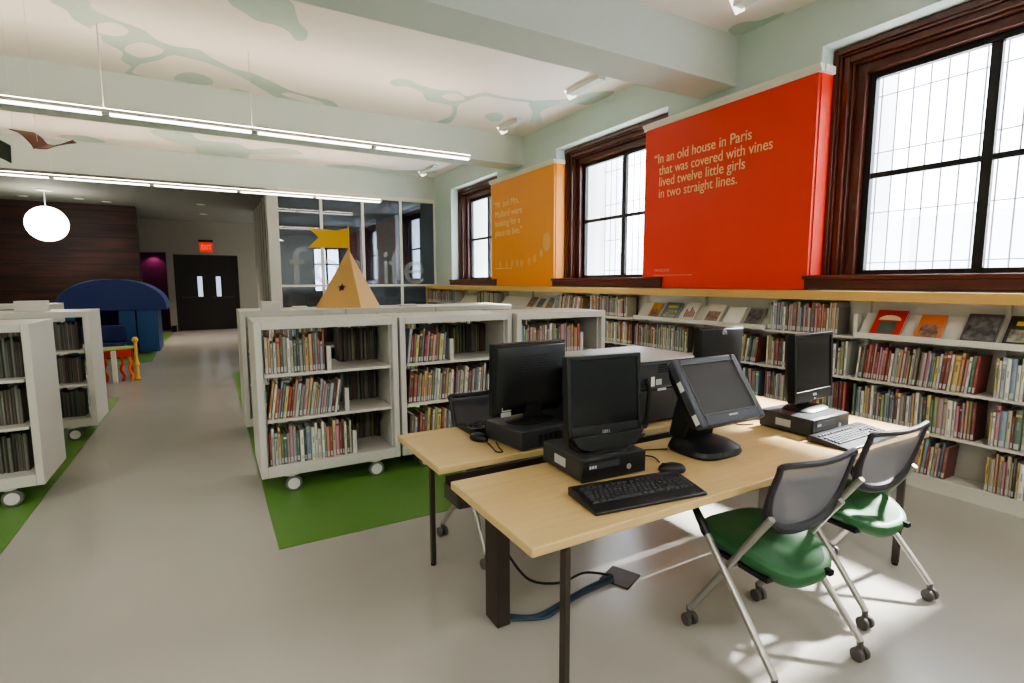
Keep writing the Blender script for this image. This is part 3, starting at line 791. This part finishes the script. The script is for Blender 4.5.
for nm, L, c in (('brown', (-1.19, 5.5, 2.50), M['brown']), ('dark grey', (-1.325, 5.5, 2.44), M['greyd'])):
    t = thing('flying_book', '%s open book hanging like a bird, %s' % (nm, 'with outspread covers' if nm == 'brown' else 'cut by left photo edge'), 'mobile', L)
    if nm == 'brown':
        # big upswept cover, then the narrow far cover with its trailing tip
        a = spline([(-.042, 0, .096), (.02, 0, .07), (.075, 0, .005), (.09, 0, -.033)], 5)
        b = spline([(.07, 0, .117), (.11, 0, .09), (.14, 0, .05), (.16, 0, .033)], 5); n = len(a)
        mb = MB(); mb.add([(q.x, -.07, q.z) for q in a]+[(q.x, .07, q.z) for q in b], [(i, i+1, n+i+1, n+i) for i in range(n-1)])
        mb.build('cover', c, t).modifiers.new('Board', 'SOLIDIFY').thickness = .006
        a = spline([(.09, 0, -.033), (.16, 0, -.03), (.205, 0, -.01), (.33, 0, .056)], 5)
        b = spline([(.16, 0, .033), (.19, 0, .03), (.22, 0, .04), (.331, 0, .066)], 5); n = len(a)
        mb = MB(); mb.add([(q.x, -.07, q.z) for q in a]+[(q.x, .07, q.z) for q in b], [(i, i+1, n+i+1, n+i) for i in range(n-1)])
        mb.build('cover', c, t).modifiers.new('Board', 'SOLIDIFY').thickness = .006
    else:
        mb = MB(); cv = spline([(-.25, 0, .06), (-.02, 0, .08), (.1, 0, .03)], 5); n = len(cv)
        mb.add([(p.x, -.1, p.z) for p in cv]+[(p.x-.04, .06, p.z-.1) for p in cv], [(i, i+1, n+i+1, n+i) for i in range(n-1)])
        o = mb.build('cover', c, t); o.modifiers.new('Board', 'SOLIDIFY').thickness = .008
    MB().tube([(.1, 0, .02), (.1, 0, ZC-L[2])], .0012, 5).build('hanging_wire', M['fixture'], t)

# ------------------------------------------------------------------ far left: playhouse, bench, activity table
t = thing('playhouse', 'blue playhouse with an arched roof in front of the plank wall', 'playhouse', (-1.72, 13.3, 0))
arc = [(-.92*math.cos(PI*k/20)*1.0, (.88+.64*math.sin(PI*k/20)**.85)) for k in range(21)]
MB().prism(arc, -.02, 1.2, 'y').build('roof', M['blue'], t, bevel=.01)
for a, b in ((.08, .36), (.385, .72), (-.85, -.62)): MB().box(a, b, .03, .07, 0, .885).build('front_wall', M['blue2'], t, bevel=.004)
for a in (.70, -.85): MB().box(a, a+.04, .071, 1.15, 0, .885).build('side_wall', M['blue2'], t)
MB().box(-.81, .70, 1.1, 1.15, 0, .885).build('rear_wall', M['navy'], t)
t = thing('bench', 'navy blue padded bench beside the blue playhouse', 'bench', (-1.75, 12.6, 0))
MB().box(-.5, .28, -.2, .2, .0, .3).build('base', M['navy'], t, bevel=.02)
MB().box(-.5, .28, .08, .2, .3, .62).build('backrest', M['navy'], t, bevel=.03)
t = thing('activity_table', 'red and green children\'s activity table with a yellow turned post by the aisle', 'table', (-1.30, 9.55, 0))
MB().prism([(-.32, -.3), (.28, .05), (.25, .3), (-.32, .3)], .47, .49).build('tabletop', M['toyg'], t, bevel=.004)
MB().prism([(-.26, .36), (.24, .36), (.24, .469), (-.26, .469)], -.05, -.02, 'y').build('apron', M['toyred'], t)
MB().box(.02, .08, -.2, -.15, 0, .469).build('post', M['page'], t, bevel=.006)
MB().lathe([(.03, .0), (.045, .02), (.03, .06), (.024, .2), (.04, .24), (.022, .3), (.02, .56), (.03, .57), (.045, .60), (.03, .64), (.001, .65)], 18, (.30, .0, 0)).build('turned_post', M['toyy'], t, smooth=True)
for q in range(4):
    x = -.08+q*.1
    MB().tube(spline([(x, -.03, 0), (x+.02, -.03, .08), (x-.015, -.03, .18), (x+.015, -.03, .27), (x, -.03, .36)], 5), .02, 8).build('wavy_slat', M['toyo'] if q % 2 else M['toyred'], t, smooth=True)
for q in (-.25, .18): MB().box(q, q+.05, .2, .27, 0, .469).build('leg', M['toyred'], t)
tag(MB().box(-1.02, -.9, 18.4, 18.6, 0, .17).build('door_stop_box', M['dark'], bevel=.01), 'small black box on the floor beside the double doors', 'box')
# ------------------------------------------------------------------ computer tables
TZ = .70
def table(label, x0, x1, y0, y1, legs):
    t = thing('computer_table', label, 'table', (x0, y0, 0), 0, 'maple computer tables')
    W, D = x1-x0, y1-y0
    MB().box(0, W, 0, D, TZ-.03, TZ).build('tabletop', M['maple'], t, bevel=.004)
    MB().box(.14, W-.14, D*.5-.02, D*.5+.02, TZ-.075, TZ-.031).build('support_rail', M['bronze'], t)
    for lx, ly in legs:
        g = MB(); g.box(lx-.011, lx+.011, ly-.015, ly+.015, .012, TZ-.062); g.box(lx-.011, lx+.011, min(ly-.015, D*.5), max(ly+.015, D*.5), TZ-.062, TZ-.031)
        o = g.build('leg', M['bronze'], t, bevel=.003)
        MB().lathe([(.014, 0), (.014, .012)], 14, (lx, ly, 0)).build('foot_glide', M['rubber'], o)
    return t
table('front maple computer table with the black keyboard and touch terminal', .75, 3.10, 1.20, 1.785, ((.155, .055), (2.235, .055)))
table('rear maple computer table behind the dark cable channel', .765, 3.10, 1.94, 2.48, ((.16, .50), (2.22, .50)))
t = thing('cable_channel', 'dark steel cable channel and pedestal between the two computer tables', 'cable channel', (.79, 1.88, 0))
MB().box(0, 2.26, -.085, .055, .575, .59).box(0, 2.26, -.085, -.078, .59, .64).box(0, 2.26, .048, .055, .59, .668).build('trough', M['bronze'], t, bevel=.002)
MB().box(-.006, -.0005, -.08, .05, .58, .64).build('end_cap', M['bronze'], t)
MB().box(.18, .242, -.055, .055, 0, .5745).build('pedestal', M['bronze'], t, bevel=.003)
MB().box(2.05, 2.12, -.06, .06, 0, .5745).build('pedestal', M['bronze'], t, bevel=.003)
tag(MB().at((1.675, 1.865, 0), (0, 0, rad(24))).box(-.075, .075, -.075, .075, .0, .008).build('floor_outlet', M['bronze'], bevel=.003), 'square bronze floor outlet plate under the front table', 'floor outlet')
def cable(label, pts, rr, m):
    o = MB().tube(spline(pts, 8), rr, 8).build('power_cable', m, smooth=True); return tag(o, label, 'cable')
cable('blue cable lying on the floor from the pedestal to the outlet', [(1.045, 1.86, .012), (1.15, 1.80, .012), (1.32, 1.83, .012), (1.48, 1.86, .012), (1.63, 1.87, .016)], .011, M['cable'])
cable('second blue cable twisting beside the first on the floor', [(1.045, 1.84, .010), (1.18, 1.78, .010), (1.3, 1.80, .02), (1.42, 1.835, .012), (1.62, 1.85, .014)], .008, M['cable'])
cable('black cable arching above the floor towards the outlet', [(1.045, 1.9, .3), (1.2, 1.95, .09), (1.36, 1.93, .035), (1.5, 1.92, .05), (1.64, 1.88, .016)], .006, M['cableb'])

# ------------------------------------------------------------------ computers
def computer(label, x, y, rz, W=.31, D=.29, H=.09, back=False):
    t = thing('desktop_computer', label, 'computer', (x, y, TZ+.0005), rz, 'black desktop computers')
    g = MB().box(-W/2, W/2, -D/2+.012, D/2, .006, H); g.build('case', M['black2'], t, bevel=.004)
    MB().box(-W/2, W/2, -D/2, -D/2+.0118, .004, H-.001).build('front_bezel', M['black'], t, bevel=.003)
    f = MB().box(-W/2+.03, W/2-.13, -D/2-.002, -D/2-.0002, H*.55, H*.82); f.build('drive_door', M['black2'], t)
    MB().lathe([(.011, -D/2-.003), (.011, -D/2-.0002)], 18, (W*.22, 0, H*.42), 'y').build('power_button', M['silver'], t)
    g = MB()
    for k in range(3): g.box(-W*.40+k*.012, -W*.40+k*.012+.008, -D/2-.003, -D/2-.0021, H*.6, H*.72)
    g.build('port', M['lbl_dim'], t)
    MB().box(-W/2-.001, -W/2-.0001, -D*.1, D*.18, H*.32, H*.72).build('asset_label', M['lbl_dim'], t)
    for fx in (-W/2+.03, W/2-.03):
        for fy in (-D/2+.04, D/2-.04): MB().lathe([(.01, 0), (.01, .006)], 10, (fx, fy, 0)).build('foot', M['rubber'], t)
    b = MB()
    for k in range(6): b.box(-W*.4+k*.03, -W*.4+k*.03+.018, D/2+.0002, D/2+.002, H*.25, H*.7)
    b.build('rear_port', M['black'], t)
    return t
def monitor(label, x, y, rz, z, W=.37, H=.35, chin=.055, tilt=4, logo=None, soundbar=True, stand_h=.06):
    t = thing('monitor', label, 'monitor', (x, y, z+.0005), rz, 'black flat monitors')
    T = Matrix.Translation((0, 0, stand_h)) @ Matrix.Rotation(rad(-tilt), 4, 'X')
    def p(mb, n, m, **k):
        o = mb.build(n, m, t, **k); o.data.transform(T); return o
    e = .016
    g = MB(); g.box(-W/2, -W/2+e, -.028, .012, 0, H); g.box(W/2-e, W/2, -.028, .012, 0, H); g.box(-W/2+e, W/2-e, -.028, .012, H-e, H); g.box(-W/2+e, W/2-e, -.028, .012, 0, chin)
    p(g, 'bezel', M['black'], bevel=.003)
    p(MB().box(-W/2+e, W/2-e, -.022, -.018, chin, H-e), 'screen', M['screen'])
    g = MB().rings([[(-W/2+.002, .0125, .004), (W/2-.002, .0125, .004), (W/2-.002, .0125, H-.004), (-W/2+.002, .0125, H-.004)],
                    [(-W/2+.012, .03, .02), (W/2-.012, .03, .02), (W/2-.012, .03, H-.012), (-W/2+.012, .03, H-.012)],
                    [(-W*.32, .055, .06), (W*.32, .055, .06), (W*.32, .055, H-.07), (-W*.32, .055, H-.07)]])
    p(g, 'rear_shell', M['black'], bevel=.004)
    g = MB()
    for k in range(7): g.box(-W*.2, W*.2, .0551, .0565, H*.62+k*.012, H*.62+k*.012+.005)
    p(g, 'rear_vent', M['black'])
    if label.endswith('left, seen from behind'):
        for a in (.03, .005): p(MB().box(W*.30, W*.30+.05, .031, .04, a, a+.02), 'rear_plug', M['lbl_dim'])
    if logo == 'dell':
        p(text('DELL', .02, frame_front(-.02, -.0285, chin*.5-.006), 'brand_lettering', M['lbl_dim'], t, .036), '', None) if False else None
        o = text('DELL', .018, frame_front(-.018, -.0288, chin*.45), 'brand_lettering', M['lbl_dim'], t, .036); o.data.transform(T)
        p(MB().lathe([(.005, -.0295), (.005, -.0282)], 12, (0, 0, chin*.18), 'y'), 'power_light', M['lbl_dim'])
    if logo == 'hp':
        p(MB().lathe([(.018, .036), (.018, .0425)], 22, (0, 0, H*.9), 'y'), 'brand_badge', M['lbl_dim'])
        o = text('hp', .026, Matrix(((-1, 0, 0, .014), (0, 0, 1, .0432), (0, 1, 0, H*.9-.006), (0, 0, 0, 1))), 'brand_lettering', M['black'], t, .026); o.data.transform(T)
    if soundbar:
        sb = [[(sx*(W/2-.012)*q, y0-.001, z0) for q, z0, y0 in ()] for sx in ()]
        n = 20; r0 = []; r1 = []
        for i in range(n+1):
            a = -1+2*i/n; r0.append((a*(W/2-.004), -.034, .028)); r1.append((a*(W/2-.03), -.03, -.012-.024*max(0, 1-a*a)**.5))
        poly = [(q[0], q[2]) for q in r0]+[(q[0], q[2]) for q in reversed(r1)]
        p(MB().prism(poly, -.052, -.0285, 'y'), 'sound_bar', M['black'], bevel=.003)
    MB().box(-.045, .045, .02, .05, .008, stand_h+.13).build('stand_neck', M['black'], t, bevel=.006)
    g = MB(); n = 32
    ring = lambda s, z: [(math.copysign(abs(math.cos(2*PI*i/n))**.7, math.cos(2*PI*i/n))*.125*s, math.copysign(abs(math.sin(2*PI*i/n))**.7, math.sin(2*PI*i/n))*.085*s+.015, z) for i in range(n)]
    g.rings([ring(1, 0), ring(1, .005), ring(.9, .012), ring(.5, .018)])
    g.build('stand_base', M['black'], t, smooth=True)
    return t
def keyboard(label, x, y, rz, m=None, W=.455, D=.19):
    m = m or M['black']
    t = thing('keyboard', label, 'keyboard', (x, y, TZ+.0005), rz, 'computer keyboards')
    pr = [(-D/2, .0), (D/2, .0), (D/2, .03), (D/2-.03, .032), (-D/2+.05, .018), (-D/2, .011)]
    MB().prism(pr, -W/2, W/2, 'x').build('keyboard_case', m, t, bevel=.004)
    ks = MB(); y0, y1 = -D/2+.052, D/2-.062
    def zt(yy): return .0185+(yy-y0)*(.0135/(D-.08))
    def key(xa, xb, ya, yb):
        za, zb = zt(ya), zt(yb); k = .002
        ks.rings([[(xa, ya, za-.002), (xb, ya, za-.002), (xb, yb, zb-.002), (xa, yb, zb-.002)], [(xa+k, ya+k, za+.006), (xb-k, ya+k, za+.006), (xb-k, yb-k, zb+.006), (xa+k, yb-k, zb+.006)]])
    rows = 5; rh = (y1-y0)/rows
    for rr_ in range(rows):
        ya = y0+rr_*rh; yb = ya+rh-.002
        if rr_ == 0:
            xs = [0, .03, .055, .08, .20, .225, .25, .29]
        else: xs = [0]+[.018+.02*rr_*.25+i*.0193 for i in range(14)]+[.29]
        for a, b in zip(xs[:-1], xs[1:]): key(-W/2+.022+a, -W/2+.022+b-.002, ya, yb)
        for i in range(3):
            if rr_ not in (2,) and not (rr_ == 1 and i != 1): key(-W/2+.320+i*.0193, -W/2+.320+i*.0193+.017, ya, yb)
        for i in range(4): key(-W/2+.355+.0273+i*.0185-.0, -W/2+.355+.0273+i*.0185+.0165, ya, yb) if -W/2+.3823+i*.0185+.0165 < W/2-.01 else None
    ya, yb = y1+.012, y1+.024
    for i in range(12): key(-W/2+.022+i*.024+(i//4)*.006, -W/2+.022+i*.024+(i//4)*.006+.017, ya, yb)
    ks.build('keys', M['black2'] if m is M['black'] else M['black2'], t)
    MB().box(W/2-.10, W/2-.03, D/2-.035, D/2-.022, .032, .0335).build('status_panel', M['black2'], t)
    return t
computer('black desktop computer under the front left monitor', 1.318, 1.645, rad(-3), .30, .29)
monitor('black monitor with sound bar on the front table, left, screen towards the chairs', 1.328, 1.60, rad(-5), TZ+.09, .345, .335, .06, 3, 'dell', True, .04)
keyboard('black keyboard at the left end of the front table', 1.272, 1.335, rad(-7.9))
computer('black desktop computer under the front right monitor', 2.62, 1.56, rad(1), .32, .28)
monitor('black monitor on the front table, right, beside the bright keyboard', 2.675, 1.57, rad(4), TZ+.09, .375, .345, .055, 3, 'dell', False, .05)
keyboard('sunlit keyboard at the right end of the front table', 2.63, 1.32, rad(2))
computer('black desktop computer on the rear table under the left monitor, seen from behind', 1.285, 2.10, PI+rad(7), .30, .29)
monitor('black monitor on the rear table, left, seen from behind', 1.305, 2.13, PI+rad(3), TZ+.09, .41, .34, .04, 2, None, False, .035)
computer('black desktop computer on the rear table behind the touch terminal', 2.72, 2.20, PI, .32, .29)
monitor('black monitor with round badge on its back, rear table, right', 2.735, 2.2, PI-rad(4), TZ+.09, .365, .335, .04, 2, 'hp', False, .045)
keyboard('black keyboard on the rear table behind the left computer', 1.30, 2.375, PI)
def mouse(label, x, y, rz):
    t = thing('mouse', label, 'mouse', (x, y, TZ+.0005), rz, 'computer mice')
    g = MB(); rs = []
    for s, z in ((.9, 0), (1, .008), (.95, .02), (.75, .03), (.35, .036)):
        rs.append([(.031*s*math.cos(2*PI*i/20), .055*s*math.sin(2*PI*i/20), z+.004*math.sin(2*PI*i/20)*0) for i in range(20)])
    g.rings(rs).build('mouse_shell', M['black'], t, smooth=True)
    MB().box(-.003, .003, .02, .042, .0335, .036).build('scroll_wheel', M['black2'], t)
    return t
mouse('black mouse behind the front left keyboard', 1.552, 1.44, rad(60))
mouse('black mouse on the rear table near its left end', 1.075, 2.2, rad(20))
tag(MB().tube(spline([(1.46, 1.62, .7075), (1.53, 1.66, .7075), (1.60, 1.6, .7075), (1.575, 1.53, .708)], 8), .003, 6).build('mouse_cable', M['cableb'], smooth=True), 'thin black mouse cable curling beside the front left computer', 'cable')
tag(MB().tube(spline([(1.49, 1.70, .7075), (1.56, 1.70, .7075), (1.64, 1.68, .7075), (1.735, 1.64, .7075)], 8), .003, 6).build('power_cable', M['cableb'], smooth=True), 'black cable running to the touch terminal base', 'cable')
tag(MB().tube(spline([(1.09, 2.15, .7045), (1.075, 2.07, .7045), (1.06, 2.0, .7045), (1.085, 1.985, .7045), (1.10, 2.05, .7045), (1.125, 2.12, .7045)], 8), .003, 6).build('headset_cable', M['cableb'], smooth=True), 'looped thin black cable on the rear table', 'cable')
tag(MB().tube(spline([(2.44, 1.72, .7045), (2.36, 1.76, .706), (2.42, 1.80, .71), (2.52, 1.78, .708), (2.55, 1.74, .706)], 8), .0035, 6).build('power_cable', M['cableb'], smooth=True), 'black cable loop behind the front right computer', 'cable')
# printer
t = thing('office_printer', 'large charcoal printer with a pale lid on the rear table', 'printer', (1.88, 2.205, TZ+.0005))
MB().box(-.40, .40, -.21, .215, .012, .185).build('lower_body', M['printer'], t, bevel=.012)
MB().box(-.40, .40, -.215, .215, .188, .335).build('upper_body', M['printer'], t, bevel=.012)
MB().rings([[(-.405, -.22, .336), (.405, -.22, .336), (.405, .22, .336), (-.405, .22, .336)], [(-.405, -.22, .345), (.405, -.22, .345), (.405, .22, .352), (-.405, .22, .352)], [(-.38, -.19, .352), (.38, -.19, .352), (.38, .2, .36), (-.38, .2, .36)]]).build('lid', M['lid'], t, bevel=.004)
g = MB()
for k in range(4): g.box(.14, .33, -.2165, -.2152, .275+k*.012, .281+k*.012)
g.build('vent', M['dark'], t)
MB().box(.09, .115, -.2165, -.2152, .205, .255).build('label', M['label'], t)
MB().box(.125, .165, -.2165, -.2152, .21, .24).build('label', M['lbl_dim'], t)
for a, b in ((.14, .20), (.27, .33)): MB().box(a, b, -.2165, -.2105, .178, .190).build('hinge', M['lbl_dim'], t)
for fx in (-.35, .35):
    for fy in (-.17, .17): MB().lathe([(.018, 0), (.018, .0118)], 12, (fx, fy, 0)).build('foot', M['rubber'], t)
tag(MB().tube(spline([(1.915, 1.972, .95), (1.935, 1.965, .9), (1.925, 1.962, .82), (1.92, 1.965, .735), (1.9, 1.96, .69), (1.86, 1.93, .66)], 8), .012, 8).build('cable_bundle', M['cableb'], smooth=True), 'thick black cable bundle hanging down the back of the printer', 'cable')
# touch terminal
t = thing('touch_terminal', 'dark touchscreen terminal on a wedge base in the middle of the front table', 'terminal', (1.88, 1.56, TZ+.0005))
n = 28
def sq(s, sx, sy, z, oy=0): return [(math.copysign(abs(math.cos(2*PI*i/n))**.55, math.cos(2*PI*i/n))*sx*s, math.copysign(abs(math.sin(2*PI*i/n))**.55, math.sin(2*PI*i/n))*sy*s+oy, z) for i in range(n)]
MB().rings([sq(1, .135, .125, 0), sq(1, .14, .13, .012), sq(.97, .138, .128, .03), sq(.80, .135, .125, .052, .02), sq(.55, .13, .12, .062, .04)]).build('base', M['black'], t, smooth=True)
MB().rings([[(-.10, .03, .05), (.09, .03, .05), (.09, .125, .05), (-.10, .125, .05)], [(-.08, .0, .18), (.08, .0, .18), (.08, .10, .22), (-.08, .10, .22)], [(-.07, -.02, .22), (.07, -.02, .22), (.07, .07, .30), (-.07, .07, .30)]]).build('neck', M['black'], t, bevel=.01)
MB().box(-.035, .035, -.1295, -.126, .012, .03).build('front_badge', M['black2'], t)
T = Matrix.Translation((.02, -.125, .150)) @ Matrix.Rotation(rad(-35), 4, 'X')
def hp_(mb, n_, m_, **k): o = mb.build(n_, m_, t, **k); o.data.transform(T); return o
M['slate'] = mat('slate plastic', '#45464f', .36)
g = MB(); Wd, Hd, e = .20, .312, .035
g.box(-Wd, -Wd+e, -.022, .02, 0, Hd); g.box(Wd-e, Wd, -.022, .02, 0, Hd); g.box(-Wd+e, Wd-e, -.022, .02, Hd-.03, Hd); g.box(-Wd+e, Wd-e, -.022, .02, 0, .052)
hp_(g, 'bezel', M['slate'], bevel=.008)
hp_(MB().box(-Wd+e, Wd-e, -.014, -.008, .052, Hd-.03), 'touch_screen', mat('grey touch screen', '#4d4a4e', .12))
g = MB(); g.box(-Wd+e-.003, -Wd+e, -.0235, -.012, .048, Hd-.026); g.box(Wd-e, Wd-e+.004, -.0235, -.012, .048, Hd-.026); g.box(-Wd+e, Wd-e, -.0235, -.012, .048, .052); g.box(-Wd+e, Wd-e, -.0235, -.012, Hd-.03, Hd-.026)
hp_(g, 'screen_gasket', M['tyre'])
hp_(MB().rings([[(-Wd+.004, .0205, .005), (Wd-.004, .0205, .005), (Wd-.004, .0205, Hd-.005), (-Wd+.004, .0205, Hd-.005)], [(-Wd+.03, .07, .03), (Wd-.03, .07, .03), (Wd-.03, .07, Hd-.05), (-Wd+.03, .07, Hd-.05)]]), 'rear_shell', M['black'], bevel=.006)
hp_(MB().box(-.025, .03, -.0235, -.0222, .03, .037), 'brand_strip', M['lbl_dim'])
for a in (.17, .02): hp_(MB().box(-Wd-.0012, -Wd-.0002, -.012, .012, a, a+.043), 'side_label', M['label'])

# ------------------------------------------------------------------ nesting chairs
def make_chair(label, meshmat):
    t = thing('nesting_chair', label, 'chair', (0, 0, 0), 0, 'nesting chairs with green seats')
    # seat pad: stack of rounded outlines
    n = 36
    def ring(s, z, oy=0, pw=.66, sx=.205, sy=.225):
        return [(math.copysign(abs(math.cos(2*PI*i/n))**pw, math.cos(2*PI*i/n))*sx*s*(1+.18*math.sin(2*PI*i/n)), math.copysign(abs(math.sin(2*PI*i/n))**pw, math.sin(2*PI*i/n))*sy*s+oy, z-(.055 if math.sin(2*PI*i/n) < 0 else 0)*abs(math.sin(2*PI*i/n))) for i in range(n)]
    g = MB(); g.rings([ring(.30, .365, .0), ring(.62, .372, 0), ring(.88, .395, .0), ring(1, .43, .01), ring(.99, .452, .01), ring(.93, .463, .01), ring(.6, .465, .01), ring(.2, .462, .01)])
    so_ = g.build('seat', M['seat'], t, smooth=True, sub=1); so_.data.transform(Matrix.Translation((0, .02, -.008)))
    MB().box(.05, .078, -.206, -.178, .372, .395).build('seat_latch', M['dark'], t, bevel=.004)
    # backrest
    def bp(uu, v):
        y = -.112-.33*v+.6*uu*uu+.10*v*v
        return Vector((uu, y, .545+v))
    out = [(-.19, .268), (-.12, .270), (0, .265), (.12, .270), (.20, .275), (.198, .24), (.197, .16), (.184, .08), (.137, .02), (.05, -.005), (-.05, -.005), (-.137, .02), (-.184, .08), (-.197, .16), (-.193, .24)]
    pts = [(p.x, p.y) for p in spline([(a, b, 0) for a, b in out], 4, True)]
    P3 = [bp(a, b) for a, b in pts]
    g = MB(); g.tube(P3, [.012+.010*max(0, min(1, (.16-b)/.12)) for a, b in pts], 10, True); g.build('back_frame', M['chair_fr'], t, smooth=True)
    cx, cy = 0, .16; vs = []; fs = []; K_ = 6; N = len(pts)
    for k in range(K_+1):
        s = 1-k/K_
        vs += [tuple(bp(cx+(a-cx)*s, cy+(b-cy)*s)) for a, b in pts]
    for k in range(K_):
        for i in range(N): j = (i+1) % N; fs.append((k*N+i, k*N+j, (k+1)*N+j, (k+1)*N+i))
    MB().add(vs, fs).build('back_mesh', meshmat, t, smooth=True, fix=False)
    for s in (-1, 1):
        # rear leg: rear caster up to the black joint at the seat front; front leg: front caster up to the backrest
        a0, a1 = Vector((s*.235, -.225, .075)), Vector((s*.222, .165, .50))
        MB().tube([a0, a1], .0135, 10).build('rear_leg', M['silver'], t, smooth=True)
        MB().tube([a1-(a1-a0)*.12, a1, a1+Vector((0, .03, .035))], [.017, .017, .014], 10).build('joint_cover', M['black'], t, smooth=True)
        b0, b1 = Vector((s*.205, .215, .075)), Vector((s*.190, -.13, .60))
        MB().tube([b0, b0+(b1-b0)*.95, b1+Vector((0, -.012, .015))], .0135, 10).build('front_leg', M['silver'], t, smooth=True)
        for (px, py) in ((s*.235, -.225), (s*.205, .215)):
            w = MB()
            for o_ in (-.017, .017): w.lathe([(.006, -.009), (.024, -.009), (.027, -.005), (.027, .005), (.024, .009), (.006, .009)], 16, (px+o_, py, .027), 'x')
            c = w.build('caster', M['wheel'], t, smooth=True)
            MB().tube([(px, py, .03), (px, py+.004, .08)], [.010, .013], 8).build('caster_stem', M['wheel'], c)
    MB().tube([(-.2, .02, .36), (.2, .02, .36)], .011, 8).build('cross_bar', M['silver'], t, smooth=True)
    for a in (-.17, .12): MB().box(a, a+.05, -.12, .14, .355, .374).build('seat_carrier', M['black'], t)
    return t
c1 = make_chair('nesting chair with green seat and pale mesh back, nearest the camera', M['mesh'])
c1.location = (1.88, 1.215, 0); c1.rotation_euler = (0, 0, rad(-5))
dup(c1, 'nesting chair with pale mesh back at the right end of the front table', (2.565, 1.265, 0), rad(-5))
c3 = make_chair('nesting chair with dark mesh back on the far side of the rear table', M['mesh_d'])
c3.location = (1.335, 2.5, 0); c3.rotation_euler = (0, 0, PI+rad(4))

# ------------------------------------------------------------------ light
world = bpy.data.worlds.new('sky'); bpy.context.scene.world = world; world.use_nodes = True
bg = world.node_tree.nodes['Background']; bg.inputs['Color'].default_value = (.90, .94, 1, 1); bg.inputs['Strength'].default_value = 13
sl = bpy.data.lights.new('sun', 'SUN'); sl.energy = 48; sl.angle = rad(3); sl.color = (1, .95, .88)
so = bpy.data.objects.new('sun', sl); COL.objects.link(so)
d = Vector((-1, .05, -.92)).normalized(); so.rotation_euler = d.to_track_quat('-Z', 'Y').to_euler()
def area(nm, loc, rot, sx, sy, e, col=(1, 1, 1), portal=False):
    l = bpy.data.lights.new(nm, 'AREA'); l.shape = 'RECTANGLE'; l.size = sx; l.size_y = sy; l.energy = e; l.color = col
    if portal: l.cycles.is_portal = True
    o = bpy.data.objects.new(nm, l); COL.objects.link(o); o.location = loc; o.rotation_euler = rot; return o
for (a, b) in WIN[:4]+[NEAR]:
    area('window_portal', (4.95, (a+b)/2, 2.4), (0, rad(90), 0), 1.8, b-a, 1, portal=True)
# fill lamps added behind and left of the camera to brighten the room
for x, y in ((-1.0, -1.6), (2.2, -1.6), (-3.6, 2.0), (-3.6, -1.6)):
    area('fill_lamp', (x, y, 3.2), (0, 0, 0), 1.2, .3, 75, (1, .95, .88))
sc = bpy.context.scene
sc.view_settings.view_transform = 'AgX'
sc.view_settings.look = 'AgX - Medium High Contrast'
sc.view_settings.exposure = 0.0
sc.cycles.max_bounces = 8
sc.cycles.diffuse_bounces = 5
sc.cycles.use_denoising = True
print('books', NBOOK[0])
